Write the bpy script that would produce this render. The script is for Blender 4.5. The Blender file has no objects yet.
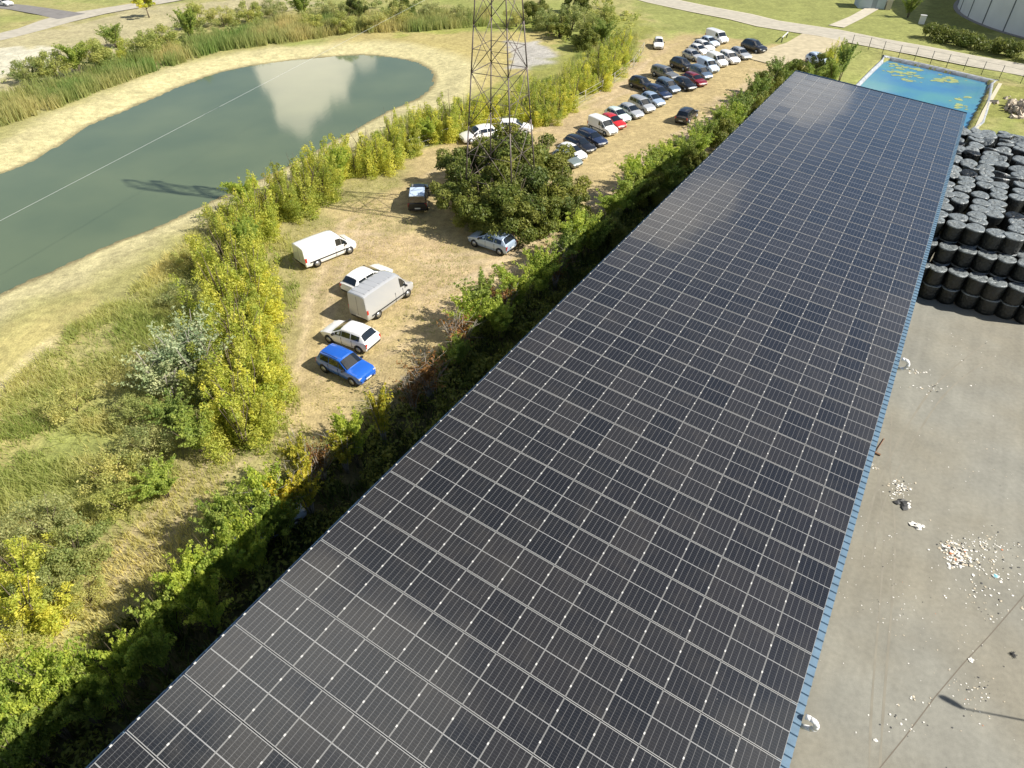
import bpy, bmesh, math, random
import numpy as np
from mathutils import Vector, Matrix
R = math.radians
rnd = random.Random(7)
rng = np.random.default_rng(11)
S = bpy.context.scene
C = S.collection

# ------------------------------------------------------------------ camera, sky, sun, exposure
CAM_H = 30.0
PITCH = 40.1
FPX = 663.0
cam = bpy.data.cameras.new('camera'); cam_o = bpy.data.objects.new('camera', cam); C.objects.link(cam_o)
cam_o.location = (0, 0, CAM_H); cam_o.rotation_euler = (R(90 - PITCH), 0, 0)
cam.sensor_width = 36; cam.lens = 36 * FPX / 1024; cam.clip_start = 0.3; cam.clip_end = 4000
S.camera = cam_o
SUN_EL, SUN_AZ = 40.6, -12.0          # azimuth from +X, counter-clockwise
w = bpy.data.worlds.new('World'); S.world = w; w.use_nodes = True
nt = w.node_tree; nt.nodes.clear()
out = nt.nodes.new('ShaderNodeOutputWorld'); bg = nt.nodes.new('ShaderNodeBackground')
sky = nt.nodes.new('ShaderNodeTexSky'); sky.sky_type = 'NISHITA'; sky.sun_disc = False
sky.sun_elevation = R(SUN_EL); sky.sun_rotation = R(90 - SUN_AZ); sky.altitude = 100; sky.air_density = 1.0; sky.dust_density = 0.3; sky.ozone_density = 3.0
bg.inputs['Strength'].default_value = 0.06
tc = nt.nodes.new('ShaderNodeTexCoord')
nz = nt.nodes.new('ShaderNodeTexNoise'); nz.inputs['Scale'].default_value = 13; nz.inputs['Detail'].default_value = 7; nz.inputs['Roughness'].default_value = 0.62
nt.links.new(tc.outputs['Generated'], nz.inputs['Vector'])
def vdir(az, el): return (math.cos(R(el)) * math.cos(R(az)), math.cos(R(el)) * math.sin(R(az)), math.sin(R(el)))
prev = None
# clouds: direction, angular radius, density
for az, el, rad, dens in [(106.3, 15.2, 3.0, 1.0), (108.3, 14.2, 2.2, .9), (104.2, 14.0, 1.8, .9), (107.4, 17.2, 1.8, .9), (101.6, 13.6, 1.0, .6),
                          (118, 65, 8, .8), (96, 71, 7, .6), (136, 58, 6, .6),
                          (72, 28, 3.2, .5), (68, 25.5, 2.2, .35), (63.5, 16, 2.2, .4), (67, 17, 2.0, .3), (40, 30, 9, .12), (160, 35, 12, .7), (20, 55, 10, .5), (230, 30, 15, .8)]:
    dp = nt.nodes.new('ShaderNodeVectorMath'); dp.operation = 'DISTANCE'; dp.inputs[1].default_value = vdir(az, el)
    nt.links.new(tc.outputs['Generated'], dp.inputs[0])
    ns = nt.nodes.new('ShaderNodeMath'); ns.operation = 'MULTIPLY_ADD'
    rr = R(rad); ns.inputs[1].default_value = -rr * 2.4; ns.inputs[2].default_value = rr * 1.2
    nt.links.new(nz.outputs['Fac'], ns.inputs[0])
    ad = nt.nodes.new('ShaderNodeMath'); ad.operation = 'ADD'; nt.links.new(dp.outputs['Value'], ad.inputs[0]); nt.links.new(ns.outputs[0], ad.inputs[1])
    mr = nt.nodes.new('ShaderNodeMapRange'); mr.interpolation_type = 'SMOOTHSTEP'
    mr.inputs['From Min'].default_value = rr * 1.05; mr.inputs['From Max'].default_value = rr * 0.8
    mr.inputs['To Min'].default_value = 0; mr.inputs['To Max'].default_value = dens
    nt.links.new(ad.outputs[0], mr.inputs['Value'])
    if prev is None: prev = mr.outputs[0]
    else:
        mx = nt.nodes.new('ShaderNodeMath'); mx.operation = 'MAXIMUM'; nt.links.new(prev, mx.inputs[0]); nt.links.new(mr.outputs[0], mx.inputs[1]); prev = mx.outputs[0]
mixc = nt.nodes.new('ShaderNodeMix'); mixc.data_type = 'RGBA'
nt.links.new(prev, mixc.inputs['Factor']); nt.links.new(sky.outputs[0], mixc.inputs['A']); mixc.inputs['B'].default_value = (24, 21.5, 17.5, 1)
nt.links.new(mixc.outputs['Result'], bg.inputs['Color']); nt.links.new(bg.outputs[0], out.inputs['Surface'])

sun = bpy.data.lights.new('sun', 'SUN'); sun.energy = 5.0; sun.angle = R(0.53); sun.color = (1.0, 0.94, 0.84)
sun_o = bpy.data.objects.new('sun', sun); C.objects.link(sun_o); sun_o.location = (60, -10, 80)
sun_o.rotation_euler = (-Vector(vdir(SUN_AZ, SUN_EL))).to_track_quat('-Z', 'Y').to_euler()
S.view_settings.view_transform = 'Standard'; S.view_settings.look = 'None'; S.view_settings.exposure = 0.72; S.view_settings.gamma = 1
S.view_settings.use_curve_mapping = False

# ------------------------------------------------------------------ helpers
sp, cp = math.sin(R(PITCH)), math.cos(R(PITCH))
def G(px, py, z=0.0):
    """survey point of the photograph -> place on the level z"""
    u = (px - 512) / FPX; v = (384 - py) / FPX
    d = (CAM_H - z) / (sp - v * cp)
    return (u * d, (cp + v * sp) * d)
def PX(x, y, z):
    d = y * cp + (CAM_H - z) * sp
    return 512 + FPX * x / d, 384 - FPX * ((z - CAM_H) * cp + y * sp) / d

MATS = {}
def mat(name, col, rough=.6, metal=0., spec=.5, noise=None, bump=None, coat=0., coords='Object'):
    if name in MATS: return MATS[name]
    m = bpy.data.materials.new(name); m.use_nodes = True; n = m.node_tree; b = n.nodes['Principled BSDF']
    b.inputs['Base Color'].default_value = (*col, 1); b.inputs['Roughness'].default_value = rough; b.inputs['Metallic'].default_value = metal
    b.inputs['Specular IOR Level'].default_value = spec; b.inputs['Coat Weight'].default_value = coat
    if noise or bump:
        t = n.nodes.new('ShaderNodeTexCoord')
    if noise:
        sc, lo, hi = noise
        z = n.nodes.new('ShaderNodeTexNoise'); z.inputs['Scale'].default_value = sc; z.inputs['Detail'].default_value = 5
        n.links.new(t.outputs[coords], z.inputs['Vector'])
        r = n.nodes.new('ShaderNodeMapRange'); r.inputs['From Min'].default_value = .3; r.inputs['From Max'].default_value = .7; r.inputs['To Min'].default_value = lo; r.inputs['To Max'].default_value = hi
        n.links.new(z.outputs['Fac'], r.inputs['Value'])
        mm = n.nodes.new('ShaderNodeVectorMath'); mm.operation = 'SCALE'; mm.inputs[0].default_value = col
        n.links.new(r.outputs[0], mm.inputs['Scale']); n.links.new(mm.outputs[0], b.inputs['Base Color'])
    if bump:
        sc, st = bump
        z2 = n.nodes.new('ShaderNodeTexNoise'); z2.inputs['Scale'].default_value = sc; z2.inputs['Detail'].default_value = 4
        n.links.new(t.outputs[coords], z2.inputs['Vector'])
        bp = n.nodes.new('ShaderNodeBump'); bp.inputs['Strength'].default_value = 1; bp.inputs['Distance'].default_value = st
        n.links.new(z2.outputs['Fac'], bp.inputs['Height']); n.links.new(bp.outputs[0], b.inputs['Normal'])
    MATS[name] = m
    return m

def tag(o, label=None, cat=None, group=None, kind=None):
    if label: o['label'] = label
    if cat: o['category'] = cat
    if group: o['group'] = group
    if kind: o['kind'] = kind
    return o
def empty(name, loc=(0, 0, 0), rz=0, label=None, cat=None, group=None):
    o = bpy.data.objects.new(name, None); C.objects.link(o); o.location = loc; o.rotation_euler = (0, 0, rz); o.empty_display_size = .2
    return tag(o, label, cat, group)
def npmesh(name, V, F, tint=None, smooth=False):
    """V (n,3) array, F (m,k) array of equal-sized faces"""
    V = np.asarray(V, np.float32); F = np.asarray(F, np.int32)
    me = bpy.data.meshes.new(name); me.vertices.add(len(V)); me.vertices.foreach_set('co', V.ravel())
    k = F.shape[1]; me.loops.add(F.size); me.loops.foreach_set('vertex_index', F.ravel())
    me.polygons.add(len(F)); me.polygons.foreach_set('loop_start', np.arange(0, F.size, k, dtype=np.int32)); me.polygons.foreach_set('loop_total', np.full(len(F), k, np.int32))
    me.polygons.foreach_set('use_smooth', np.full(len(F), smooth))
    me.update(calc_edges=True)
    if tint is not None:
        a = me.attributes.new('tint', 'FLOAT', 'FACE'); a.data.foreach_set('value', np.asarray(tint, np.float32))
    return me
class MB:
    def __init__(s): s.v = []; s.f = []; s.m = []; s.sm = []
    def add(s, v, f, m=0, sm=False):
        o = len(s.v); s.v += [tuple(p) for p in v]; s.f += [tuple(i + o for i in q) for q in f]; s.m += [m] * len(f); s.sm += [sm] * len(f)
    def box(s, x0, x1, y0, y1, z0, z1, m=0, M=None):
        v = [Vector((x, y, z)) for z in (z0, z1) for y in (y0, y1) for x in (x0, x1)]
        if M is not None: v = [M @ p for p in v]
        s.add(v, [(0, 2, 3, 1), (4, 5, 7, 6), (0, 1, 5, 4), (2, 6, 7, 3), (0, 4, 6, 2), (1, 3, 7, 5)], m)
    def tube(s, p0, p1, r0, r1=None, n=6, m=0, caps=True):
        r1 = r0 if r1 is None else r1
        p0 = Vector(p0); p1 = Vector(p1); d = (p1 - p0).normalized()
        a = d.orthogonal().normalized(); b = d.cross(a)
        v = [p0 + (a * math.cos(t) + b * math.sin(t)) * r0 for t in [2 * math.pi * i / n for i in range(n)]]
        v += [p1 + (a * math.cos(t) + b * math.sin(t)) * r1 for t in [2 * math.pi * i / n for i in range(n)]]
        f = [(i, (i + 1) % n, n + (i + 1) % n, n + i) for i in range(n)]
        if caps: f += [tuple(range(n))[::-1], tuple(range(n, 2 * n))]
        s.add(v, f, m, True)
    def path(s, pts, r, n=6, m=0):
        for a, b in zip(pts, pts[1:]): s.tube(a, b, r, n=n, m=m)
    def build(s, name, mats, parent=None, loc=None):
        me = bpy.data.meshes.new(name); me.from_pydata(s.v, [], s.f)
        for k in (mats if isinstance(mats, (list, tuple)) else [mats]): me.materials.append(k)
        me.polygons.foreach_set('material_index', s.m); me.polygons.foreach_set('use_smooth', s.sm); me.update()
        o = bpy.data.objects.new(name, me); C.objects.link(o)
        if parent: o.parent = parent
        if loc: o.location = loc
        return o
def obj(name, me, m=None, parent=None):
    if m: me.materials.append(m)
    o = bpy.data.objects.new(name, me); C.objects.link(o)
    if parent: o.parent = parent
    return o
def copy_tree(o, parent=None, kids=None):
    c = o.copy(); C.objects.link(c)
    if parent: c.parent = parent
    for ch in CH.get(o.name, []) if kids is None else kids: copy_tree(ch, c)
    return c
CH = {}
def register(o):
    for x in list(bpy.data.objects):
        if x.parent == o:
            CH.setdefault(o.name, []).append(x); register(x)
ORD = ['zeroth', 'first', 'second', 'third', 'fourth', 'fifth', 'sixth', 'seventh', 'eighth', 'ninth', 'tenth', 'eleventh', 'twelfth', 'thirteenth', 'fourteenth', 'fifteenth', 'sixteenth', 'seventeenth', 'eighteenth', 'nineteenth', 'twentieth',
       'twenty-first', 'twenty-second', 'twenty-third', 'twenty-fourth', 'twenty-fifth', 'twenty-sixth', 'twenty-seventh', 'twenty-eighth', 'twenty-ninth', 'thirtieth', 'thirty-first', 'thirty-second', 'thirty-third', 'thirty-fourth', 'thirty-fifth', 'thirty-sixth', 'thirty-seventh', 'thirty-eighth', 'thirty-ninth', 'fortieth',
       'forty-first', 'forty-second', 'forty-third', 'forty-fourth', 'forty-fifth', 'forty-sixth', 'forty-seventh', 'forty-eighth', 'forty-ninth', 'fiftieth']

def vnoise(X, Y, scale, seed, octs=3):
    r = np.random.default_rng(seed); T = r.random((256, 256)); o = np.zeros_like(X, dtype=float); amp = 1; tot = 0
    for k in range(octs):
        x = X / scale * 2 ** k + 1000.3; y = Y / scale * 2 ** k + 1000.7
        xi = np.floor(x).astype(int); yi = np.floor(y).astype(int); fx = x - xi; fy = y - yi; fx = fx * fx * (3 - 2 * fx); fy = fy * fy * (3 - 2 * fy)
        g = lambda a, b: T[(a + 17 * k) % 256, (b + 31 * k) % 256]
        o += amp * ((g(xi, yi) * (1 - fx) + g(xi + 1, yi) * fx) * (1 - fy) + (g(xi, yi + 1) * (1 - fx) + g(xi + 1, yi + 1) * fx) * fy); tot += amp; amp *= .5
    return o / tot
def inpoly(X, Y, P):
    ins = np.zeros(X.shape, bool); n = len(P)
    for i in range(n):
        x0, y0 = P[i]; x1, y1 = P[(i + 1) % n]
        if y0 == y1: continue
        c = ((y0 > Y) != (y1 > Y)) & (X < (x1 - x0) * (Y - y0) / (y1 - y0) + x0); ins ^= c
    return ins
def dpoly(X, Y, P, closed=True):
    D = np.full(X.shape, 1e9); n = len(P)
    for i in range(n if closed else n - 1):
        x0, y0 = P[i]; x1, y1 = P[(i + 1) % n]; dx, dy = x1 - x0, y1 - y0; L = dx * dx + dy * dy + 1e-9
        t = np.clip(((X - x0) * dx + (Y - y0) * dy) / L, 0, 1); D = np.minimum(D, np.hypot(X - x0 - t * dx, Y - y0 - t * dy))
    return D
def sdf(X, Y, P):
    d = dpoly(X, Y, P); return np.where(inpoly(X, Y, P), -d, d)
def sstep(a, b, x):
    t = np.clip((x - a) / (b - a), 0, 1); return t * t * (3 - 2 * t)
def gp(L, z=0): return [G(*p, z) for p in L]
def smooth_closed(P, n=5):
    out = []; N = len(P)
    for i in range(N):
        p0, p1, p2, p3 = [np.array(P[(i + k) % N]) for k in (-1, 0, 1, 2)]
        for j in range(n):
            t = j / n; out.append(tuple(.5 * ((2 * p1) + (-p0 + p2) * t + (2 * p0 - 5 * p1 + 4 * p2 - p3) * t * t + (-p0 + 3 * p1 - 3 * p2 + p3) * t ** 3)))
    return out

# building frame: x = along the roof, y = up the slope (to the left of the roof axis)
BO = (2.647, -.421); BA = math.atan2(1.5143, .93126); RP, CPW, SL, Z0 = 1.7777, 1.1452, .10524, 10.62
ex = (math.cos(BA), math.sin(BA)); ey = (-math.sin(BA), math.cos(BA))
def B2W(x, y): return (BO[0] + x * ex[0] + y * ey[0], BO[1] + x * ex[1] + y * ey[1])

# ------------------------------------------------------------------ terrain
WZ = -.55
POND = smooth_closed(gp([(-160, 372), (0, 292), (60, 267), (110, 243), (160, 224), (205, 204), (250, 184), (300, 158), (345, 134), (375, 117), (400, 106), (422, 95), (433, 82), (430, 71), (412, 62), (385, 57), (360, 55.5), (320, 58), (270, 63), (225, 72), (190, 83), (165, 94), (130, 109), (100, 121), (70, 138), (45, 155), (20, 167), (0, 174), (-150, 215), (-330, 300)], WZ))
fx = np.arange(-150, 120.1, .5); fy = np.arange(-12, 200.1, .5)
co = np.array([4, 10, 20, 40, 80, 160, 320, 640, 1200.])
xs = np.concatenate([-150 - co[::-1], fx, 120 + co]); ys = np.concatenate([-12 - co[::-1], fy, 200 + co])
X, Y = np.meshgrid(xs, ys)
sd = sdf(X, Y, POND) + (vnoise(X, Y, 4, 5) - .5) * 1.0
BASIN = gp([(853, 92), (884, 61), (892, 59), (985, 80), (988, 84), (960, 135), (838, 110)], 0)
bas_c = np.array([sum(p[0] for p in BASIN) / 7, sum(p[1] for p in BASIN) / 7])
Zg = np.where(sd < 0, np.maximum(WZ - .08 - .25 * (-sd), -1.8), WZ * (1 - sstep(0, 6, sd)) + .02)
n1 = vnoise(X, Y, 9, 1); n2 = vnoise(X, Y, 3, 2); n3 = vnoise(X, Y, 1.3, 3); n0 = vnoise(X, Y, 25, 8)
soft = sstep(3, 14, sd)
Zg += np.where(sd > 0, np.clip((n1 - .5) * .3, -.2, .07) * soft, 0)
# flat where the yard, the hangar and the parked cars stand
YARD = [B2W(-40, .5), B2W(-40, -60), B2W(110, -60), B2W(110, -20), B2W(88, -8.5), B2W(85.5, .5)]
flat = sstep(0, 3, sdf(X, Y, [B2W(-45, 19), B2W(-45, -90), B2W(140, -90), B2W(140, -20), B2W(86, 2), B2W(78, 19)]))
Zg = Zg * flat - .012 * (1 - flat)
PARK = gp([(330, 175), (400, 158), (470, 130), (540, 118), (590, 98), (622, 80), (650, 40), (700, 30), (760, 40), (800, 44), (812, 60), (770, 90), (740, 110), (690, 160), (600, 235), (540, 265), (480, 310), (420, 370), (360, 420), (300, 420), (275, 330), (262, 250)])
inp = sstep(1.5, -2.5, sdf(X, Y, PARK)); Zg = Zg * (1 - inp * (sd > 5))
bsd = sdf(X, Y, BASIN); Zg = np.where(bsd < .3, -1.2, Zg)
def lay(c, col, m): return c * (1 - m[..., None]) + np.array(col) * m[..., None]
col = np.zeros(X.shape + (3,)) + np.array([.29, .275, .11])
col = lay(col, (.23, .255, .075), sstep(.4, .62, n0))                               # green flushes
col = lay(col, (.33, .285, .13), sstep(.5, .68, n1) * .6)
def zone(P, c, edge, amt=1., nb=.8): 
    global col
    m = sstep(edge, -edge, sdf(X, Y, gp(P) if P[0][0] > -999 else P) + (n2 - .5) * 6 * nb * min(edge, 2)); col = lay(col, c, m * amt)
    return m
zone([(610, -20), (1200, -20), (1200, 130), (1000, 80), (860, 42), (760, 58), (700, 40), (640, 18)], (.23, .245, .08), 2)
zone([(-40, 45), (60, 28), (130, 10), (220, 0), (300, -15), (320, 5), (200, 20), (150, 45), (90, 60), (60, 80), (-40, 110)], (.37, .33, .20), 2, .85)
zone([(-10, 48), (55, 46), (62, 62), (-10, 78)], (.52, .50, .40), 1, .8)
zone([(0, -12), (320, -12), (200, 0), (100, 6), (0, -2)], (.25, .27, .09), 2, .8)
zone([(430, 28), (480, 34), (560, 30), (560, 90), (470, 100), (430, 66), (350, 55), (330, 42), (380, 30)], (.37, .31, .13), 2, .9)   # dry land right of the pond
zone([(395, 20), (470, 18), (560, 10), (560, 30), (470, 30), (400, 36)], (.23, .27, .055), 1.5, .7)
zone(gpk := [(508, 42), (540, 40), (556, 52), (558, 64), (530, 70), (508, 68)], (.36, .345, .31), .8)
zone([(470, 90), (560, 60), (600, 20), (640, 10), (652, 30), (625, 80), (560, 112), (500, 128), (440, 150), (380, 175), (330, 190), (340, 165), (420, 130)], (.22, .23, .06), 2, .9)
zone([(262, 190), (330, 178), (400, 158), (470, 132), (540, 118), (590, 98), (622, 80), (650, 40), (700, 32), (765, 46), (800, 46), (830, 40), (812, 64), (770, 90), (740, 120), (600, 235), (480, 310), (420, 380), (330, 440), (250, 460), (265, 330)], (.37, .295, .15), 1.2)
zone([(280, 195), (400, 160), (400, 185), (330, 220), (300, 260), (330, 330), (300, 420), (265, 380), (262, 250)], (.27, .25, .10), 1.5, .8)    # greener verge by the vans
zone([(560, 215), (690, 130), (745, 80), (790, 58), (806, 62), (770, 92), (735, 118), (620, 215)], (.42, .335, .21), 1, .85)      # driven lane
zone([(560, 140), (630, 92), (662, 50), (690, 38), (640, 60), (600, 95), (540, 130)], (.40, .31, .19), 1, .7)
zone([(0, 600), (60, 580), (140, 520), (215, 440), (260, 410), (290, 440), (215, 510), (130, 590), (60, 650), (-20, 720)], (.27, .235, .11), .9, .7)  # trodden track behind the hedge
zone([(0, 320), (60, 310), (75, 340), (60, 400), (-20, 480), (-120, 430)], (.42, .36, .15), 2, .8)
zone([(30, 350), (52, 340), (40, 380), (-30, 430), (-40, 400)], (.5, .43, .24), .6, .8)
zone([(330, 240), (400, 215), (470, 230), (520, 250), (480, 300), (430, 330), (400, 330), (430, 280), (380, 250)], (.42, .32, .19), 1.2, .7)
zone([(300, 300), (335, 270), (345, 300), (320, 330), (330, 390), (300, 420), (280, 380)], (.33, .26, .14), 1, .7)
zone([(395, 205), (440, 208), (500, 232), (480, 262), (430, 240), (380, 232)], (.30, .26, .12), 1, .6)
for L_r, cr_ in [([(775, 72), (742, 100), (690, 140), (620, 190), (560, 235), (500, 270), (440, 300)], (.46, .37, .24)), ([(790, 66), (755, 92), (700, 128), (600, 165), (540, 200)], (.46, .37, .24)), ([(655, 60), (620, 92), (560, 118), (480, 150), (410, 190), (350, 225), (320, 300), (310, 380)], (.44, .35, .22)), ([(500, 255), (430, 262), (390, 240), (340, 235)], (.44, .35, .22)), ([(470, 290), (430, 300), (420, 330), (380, 350)], (.43, .34, .2)), ([(-20, 690), (60, 615), (140, 545), (215, 470), (290, 425)], (.34, .28, .16))]:
    Q_ = np.array(gp(L_r)); T_ = np.gradient(Q_, axis=0); T_ /= np.linalg.norm(T_, axis=1)[:, None]; Nn = np.stack([-T_[:, 1], T_[:, 0]], -1)
    for sg in (-.85, .85):
        m_ = sstep(.55, .15, dpoly(X, Y, [tuple(p) for p in Q_ + Nn * sg], False) + (n2 - .5) * .5) * sstep(.3, .55, n1); col = lay(col, cr_, m_ * .75)
beach = sstep(6.5, 2.5, sd + (n2 - .5) * 4) * (sd > -3); far = (Y > 85) | (X < -60)
beach = np.where(far, sstep(9.5, 5, sd + (n2 - .5) * 3), beach); col = lay(col, (.46, .415, .225), beach)
wet = sstep(1.2, .2, sd); col = lay(col, (.22, .19, .10), wet)
strip = sstep(1.5, -1.5, sdf(X, Y, [B2W(-40, 14), B2W(76, 14), B2W(76, 27), B2W(60, 27.5), B2W(40, 27), B2W(20, 27.5), B2W(-40, 29)])); col = lay(col, (.06, .06, .03), strip * .95)  # ground colour blackened to deepen the hangar's shadow band
zone([(960, 130), (985, 100), (1000, 84), (1200, 120), (1200, 150), (1010, 120)], (.21, .22, .06), 1, .9)
zone([(925, -6), (960, -6), (975, 22), (1024, 40), (1200, 80), (1200, 40), (930, 30)], (.16, .18, .05), 1, .9)  # grass painted darker where the tank's shadow falls
col *= (0.80 + .45 * n3)[..., None] * (.9 + .2 * n2)[..., None]
ny, nx = X.shape; idx = np.arange(ny * nx).reshape(ny, nx)
F = np.stack([idx[:-1, :-1], idx[:-1, 1:], idx[1:, 1:], idx[1:, :-1]], -1).reshape(-1, 4)
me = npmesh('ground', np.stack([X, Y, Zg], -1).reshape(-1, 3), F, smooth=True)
ca = me.color_attributes.new('soil_shade', 'FLOAT_COLOR', 'POINT'); ca.data.foreach_set('color', np.concatenate([col, np.ones(X.shape + (1,))], -1).astype(np.float32).ravel())
gm = bpy.data.materials.new('ground'); gm.use_nodes = True; n = gm.node_tree; b = n.nodes['Principled BSDF']; b.inputs['Roughness'].default_value = .95; b.inputs['Specular IOR Level'].default_value = .15
at = n.nodes.new('ShaderNodeAttribute'); at.attribute_name = 'soil_shade'; t = n.nodes.new('ShaderNodeTexCoord')
def noise_fac(n, t, sc, lo, hi, det=4, a=.3, bb=.7):
    z = n.nodes.new('ShaderNodeTexNoise'); z.inputs['Scale'].default_value = sc; z.inputs['Detail'].default_value = det; n.links.new(t.outputs['Object'], z.inputs['Vector'])
    r = n.nodes.new('ShaderNodeMapRange'); r.inputs['From Min'].default_value = a; r.inputs['From Max'].default_value = bb; r.inputs['To Min'].default_value = lo; r.inputs['To Max'].default_value = hi
    n.links.new(z.outputs['Fac'], r.inputs['Value']); return r.outputs[0]
f1 = noise_fac(n, t, 1.6, .78, 1.22, 6); f2 = noise_fac(n, t, 7, .8, 1.2, 4)
mu = n.nodes.new('ShaderNodeMath'); mu.operation = 'MULTIPLY'; n.links.new(f1, mu.inputs[0]); n.links.new(f2, mu.inputs[1])
vs = n.nodes.new('ShaderNodeVectorMath'); vs.operation = 'SCALE'; n.links.new(at.outputs['Color'], vs.inputs[0]); n.links.new(mu.outputs[0], vs.inputs['Scale']); n.links.new(vs.outputs[0], b.inputs['Base Color'])
bp = n.nodes.new('ShaderNodeBump'); bp.inputs['Distance'].default_value = .12; bp.inputs['Strength'].default_value = .6
z = n.nodes.new('ShaderNodeTexNoise'); z.inputs['Scale'].default_value = 5; z.inputs['Detail'].default_value = 6; n.links.new(t.outputs['Object'], z.inputs['Vector']); n.links.new(z.outputs['Fac'], bp.inputs['Height']); n.links.new(bp.outputs[0], b.inputs['Normal'])
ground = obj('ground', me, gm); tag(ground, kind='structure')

def sheet(name, P, z, m, kind='structure'):
    bm = bmesh.new(); vs_ = [bm.verts.new((p[0], p[1], z)) for p in P]; f = bm.faces.new(vs_)
    bmesh.ops.triangulate(bm, faces=[f]); bmesh.ops.recalc_face_normals(bm, faces=bm.faces)
    for f in bm.faces:
        if f.normal.z < 0: f.normal_flip()
    me = bpy.data.meshes.new(name); bm.to_mesh(me); bm.free(); o = obj(name, me, m); tag(o, kind=kind); return o
# pond water
wm = bpy.data.materials.new('pond_water'); wm.use_nodes = True; n = wm.node_tree; b = n.nodes['Principled BSDF']
b.inputs['Roughness'].default_value = .04; b.inputs['IOR'].default_value = 1.33; b.inputs['Specular IOR Level'].default_value = .5
t = n.nodes.new('ShaderNodeTexCoord'); z = n.nodes.new('ShaderNodeTexNoise'); z.inputs['Scale'].default_value = .09; z.inputs['Detail'].default_value = 3; n.links.new(t.outputs['Object'], z.inputs['Vector'])
cr = n.nodes.new('ShaderNodeValToRGB'); cr.color_ramp.elements[0].color = (.095, .13, .08, 1); cr.color_ramp.elements[1].color = (.13, .165, .095, 1); cr.color_ramp.elements[0].position = .3; cr.color_ramp.elements[1].position = .75
n.links.new(z.outputs['Fac'], cr.inputs[0]); n.links.new(cr.outputs[0], b.inputs['Base Color'])
z = n.nodes.new('ShaderNodeTexNoise'); z.inputs['Scale'].default_value = 2.5; z.inputs['Detail'].default_value = 3; n.links.new(t.outputs['Object'], z.inputs['Vector'])
bp = n.nodes.new('ShaderNodeBump'); bp.inputs['Distance'].default_value = .006; bp.inputs['Strength'].default_value = .5; n.links.new(z.outputs['Fac'], bp.inputs['Height']); n.links.new(bp.outputs[0], b.inputs['Normal'])
c0 = np.mean(POND, 0); sheet('pond_water', [tuple(c0 + (np.array(p) - c0) * 1.02) for p in POND], WZ, wm)

# yard of worn concrete
ym = bpy.data.materials.new('yard_concrete'); ym.use_nodes = True; n = ym.node_tree; b = n.nodes['Principled BSDF']; b.inputs['Roughness'].default_value = .85; b.inputs['Specular IOR Level'].default_value = .3
t = n.nodes.new('ShaderNodeTexCoord'); f1 = noise_fac(n, t, .35, .88, 1.1, 5); f2 = noise_fac(n, t, 4, .9, 1.08, 6); f3 = noise_fac(n, t, 30, .9, 1.08, 3)
mp = n.nodes.new('ShaderNodeMapping'); mp.inputs['Rotation'].default_value = (0, 0, -BA); n.links.new(t.outputs['Object'], mp.inputs[0]); mp2 = n.nodes.new('ShaderNodeMapping'); mp2.inputs['Scale'].default_value = (.05, 1.6, 1); n.links.new(mp.outputs[0], mp2.inputs[0])
z = n.nodes.new('ShaderNodeTexNoise'); z.inputs['Scale'].default_value = 1; z.inputs['Detail'].default_value = 4; n.links.new(mp2.outputs[0], z.inputs['Vector'])
r = n.nodes.new('ShaderNodeMapRange'); r.inputs['From Min'].default_value = .35; r.inputs['From Max'].default_value = .62; r.inputs['To Min'].default_value = .93; r.inputs['To Max'].default_value = 1.02; n.links.new(z.outputs['Fac'], r.inputs['Value'])
cur = None
for q in (f1, f2, f3, r.outputs[0]):
    if cur is None: cur = q; continue
    m_ = n.nodes.new('ShaderNodeMath'); m_.operation = 'MULTIPLY'; n.links.new(cur, m_.inputs[0]); n.links.new(q, m_.inputs[1]); cur = m_.outputs[0]
z = n.nodes.new('ShaderNodeTexNoise'); z.inputs['Scale'].default_value = .12; z.inputs['Detail'].default_value = 5; n.links.new(t.outputs['Object'], z.inputs['Vector'])
cr = n.nodes.new('ShaderNodeValToRGB'); cr.color_ramp.elements[0].color = (.245, .229, .18, 1); cr.color_ramp.elements[1].color = (.25, .245, .208, 1); cr.color_ramp.elements[0].position = .4; cr.color_ramp.elements[1].position = .6
n.links.new(z.outputs['Fac'], cr.inputs[0]); vs = n.nodes.new('ShaderNodeVectorMath'); vs.operation = 'SCALE'; n.links.new(cr.outputs[0], vs.inputs[0]); n.links.new(cur, vs.inputs['Scale']); n.links.new(vs.outputs[0], b.inputs['Base Color'])
sheet('yard', YARD, .004, ym)
jm = mat('joint_dark', (.15, .13, .10), .9)
def ribbon(name, P, wd, z, m, kind='structure'):
    V = []; 
    for i, p in enumerate(P):
        a = Vector(P[max(i - 1, 0)]); c_ = Vector(P[min(i + 1, len(P) - 1)]); d = (c_ - a).normalized(); q = Vector((-d.y, d.x)); wv = wd[i] if isinstance(wd, list) else wd
        V += [(p[0] + q.x * wv / 2, p[1] + q.y * wv / 2, z), (p[0] - q.x * wv / 2, p[1] - q.y * wv / 2, z)]
    me = bpy.data.meshes.new(name); me.from_pydata(V, [], [(2 * i + 1, 2 * i + 3, 2 * i + 2, 2 * i) for i in range(len(P) - 1)]); me.update()
    o = obj(name, me, m); tag(o, kind=kind); return o
jp = [G(870, 780), G(905, 737), G(935, 697), G(962, 665), G(990, 635), G(1040, 577)]
ribbon('yard_joint', jp, .045, .008, jm)

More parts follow.
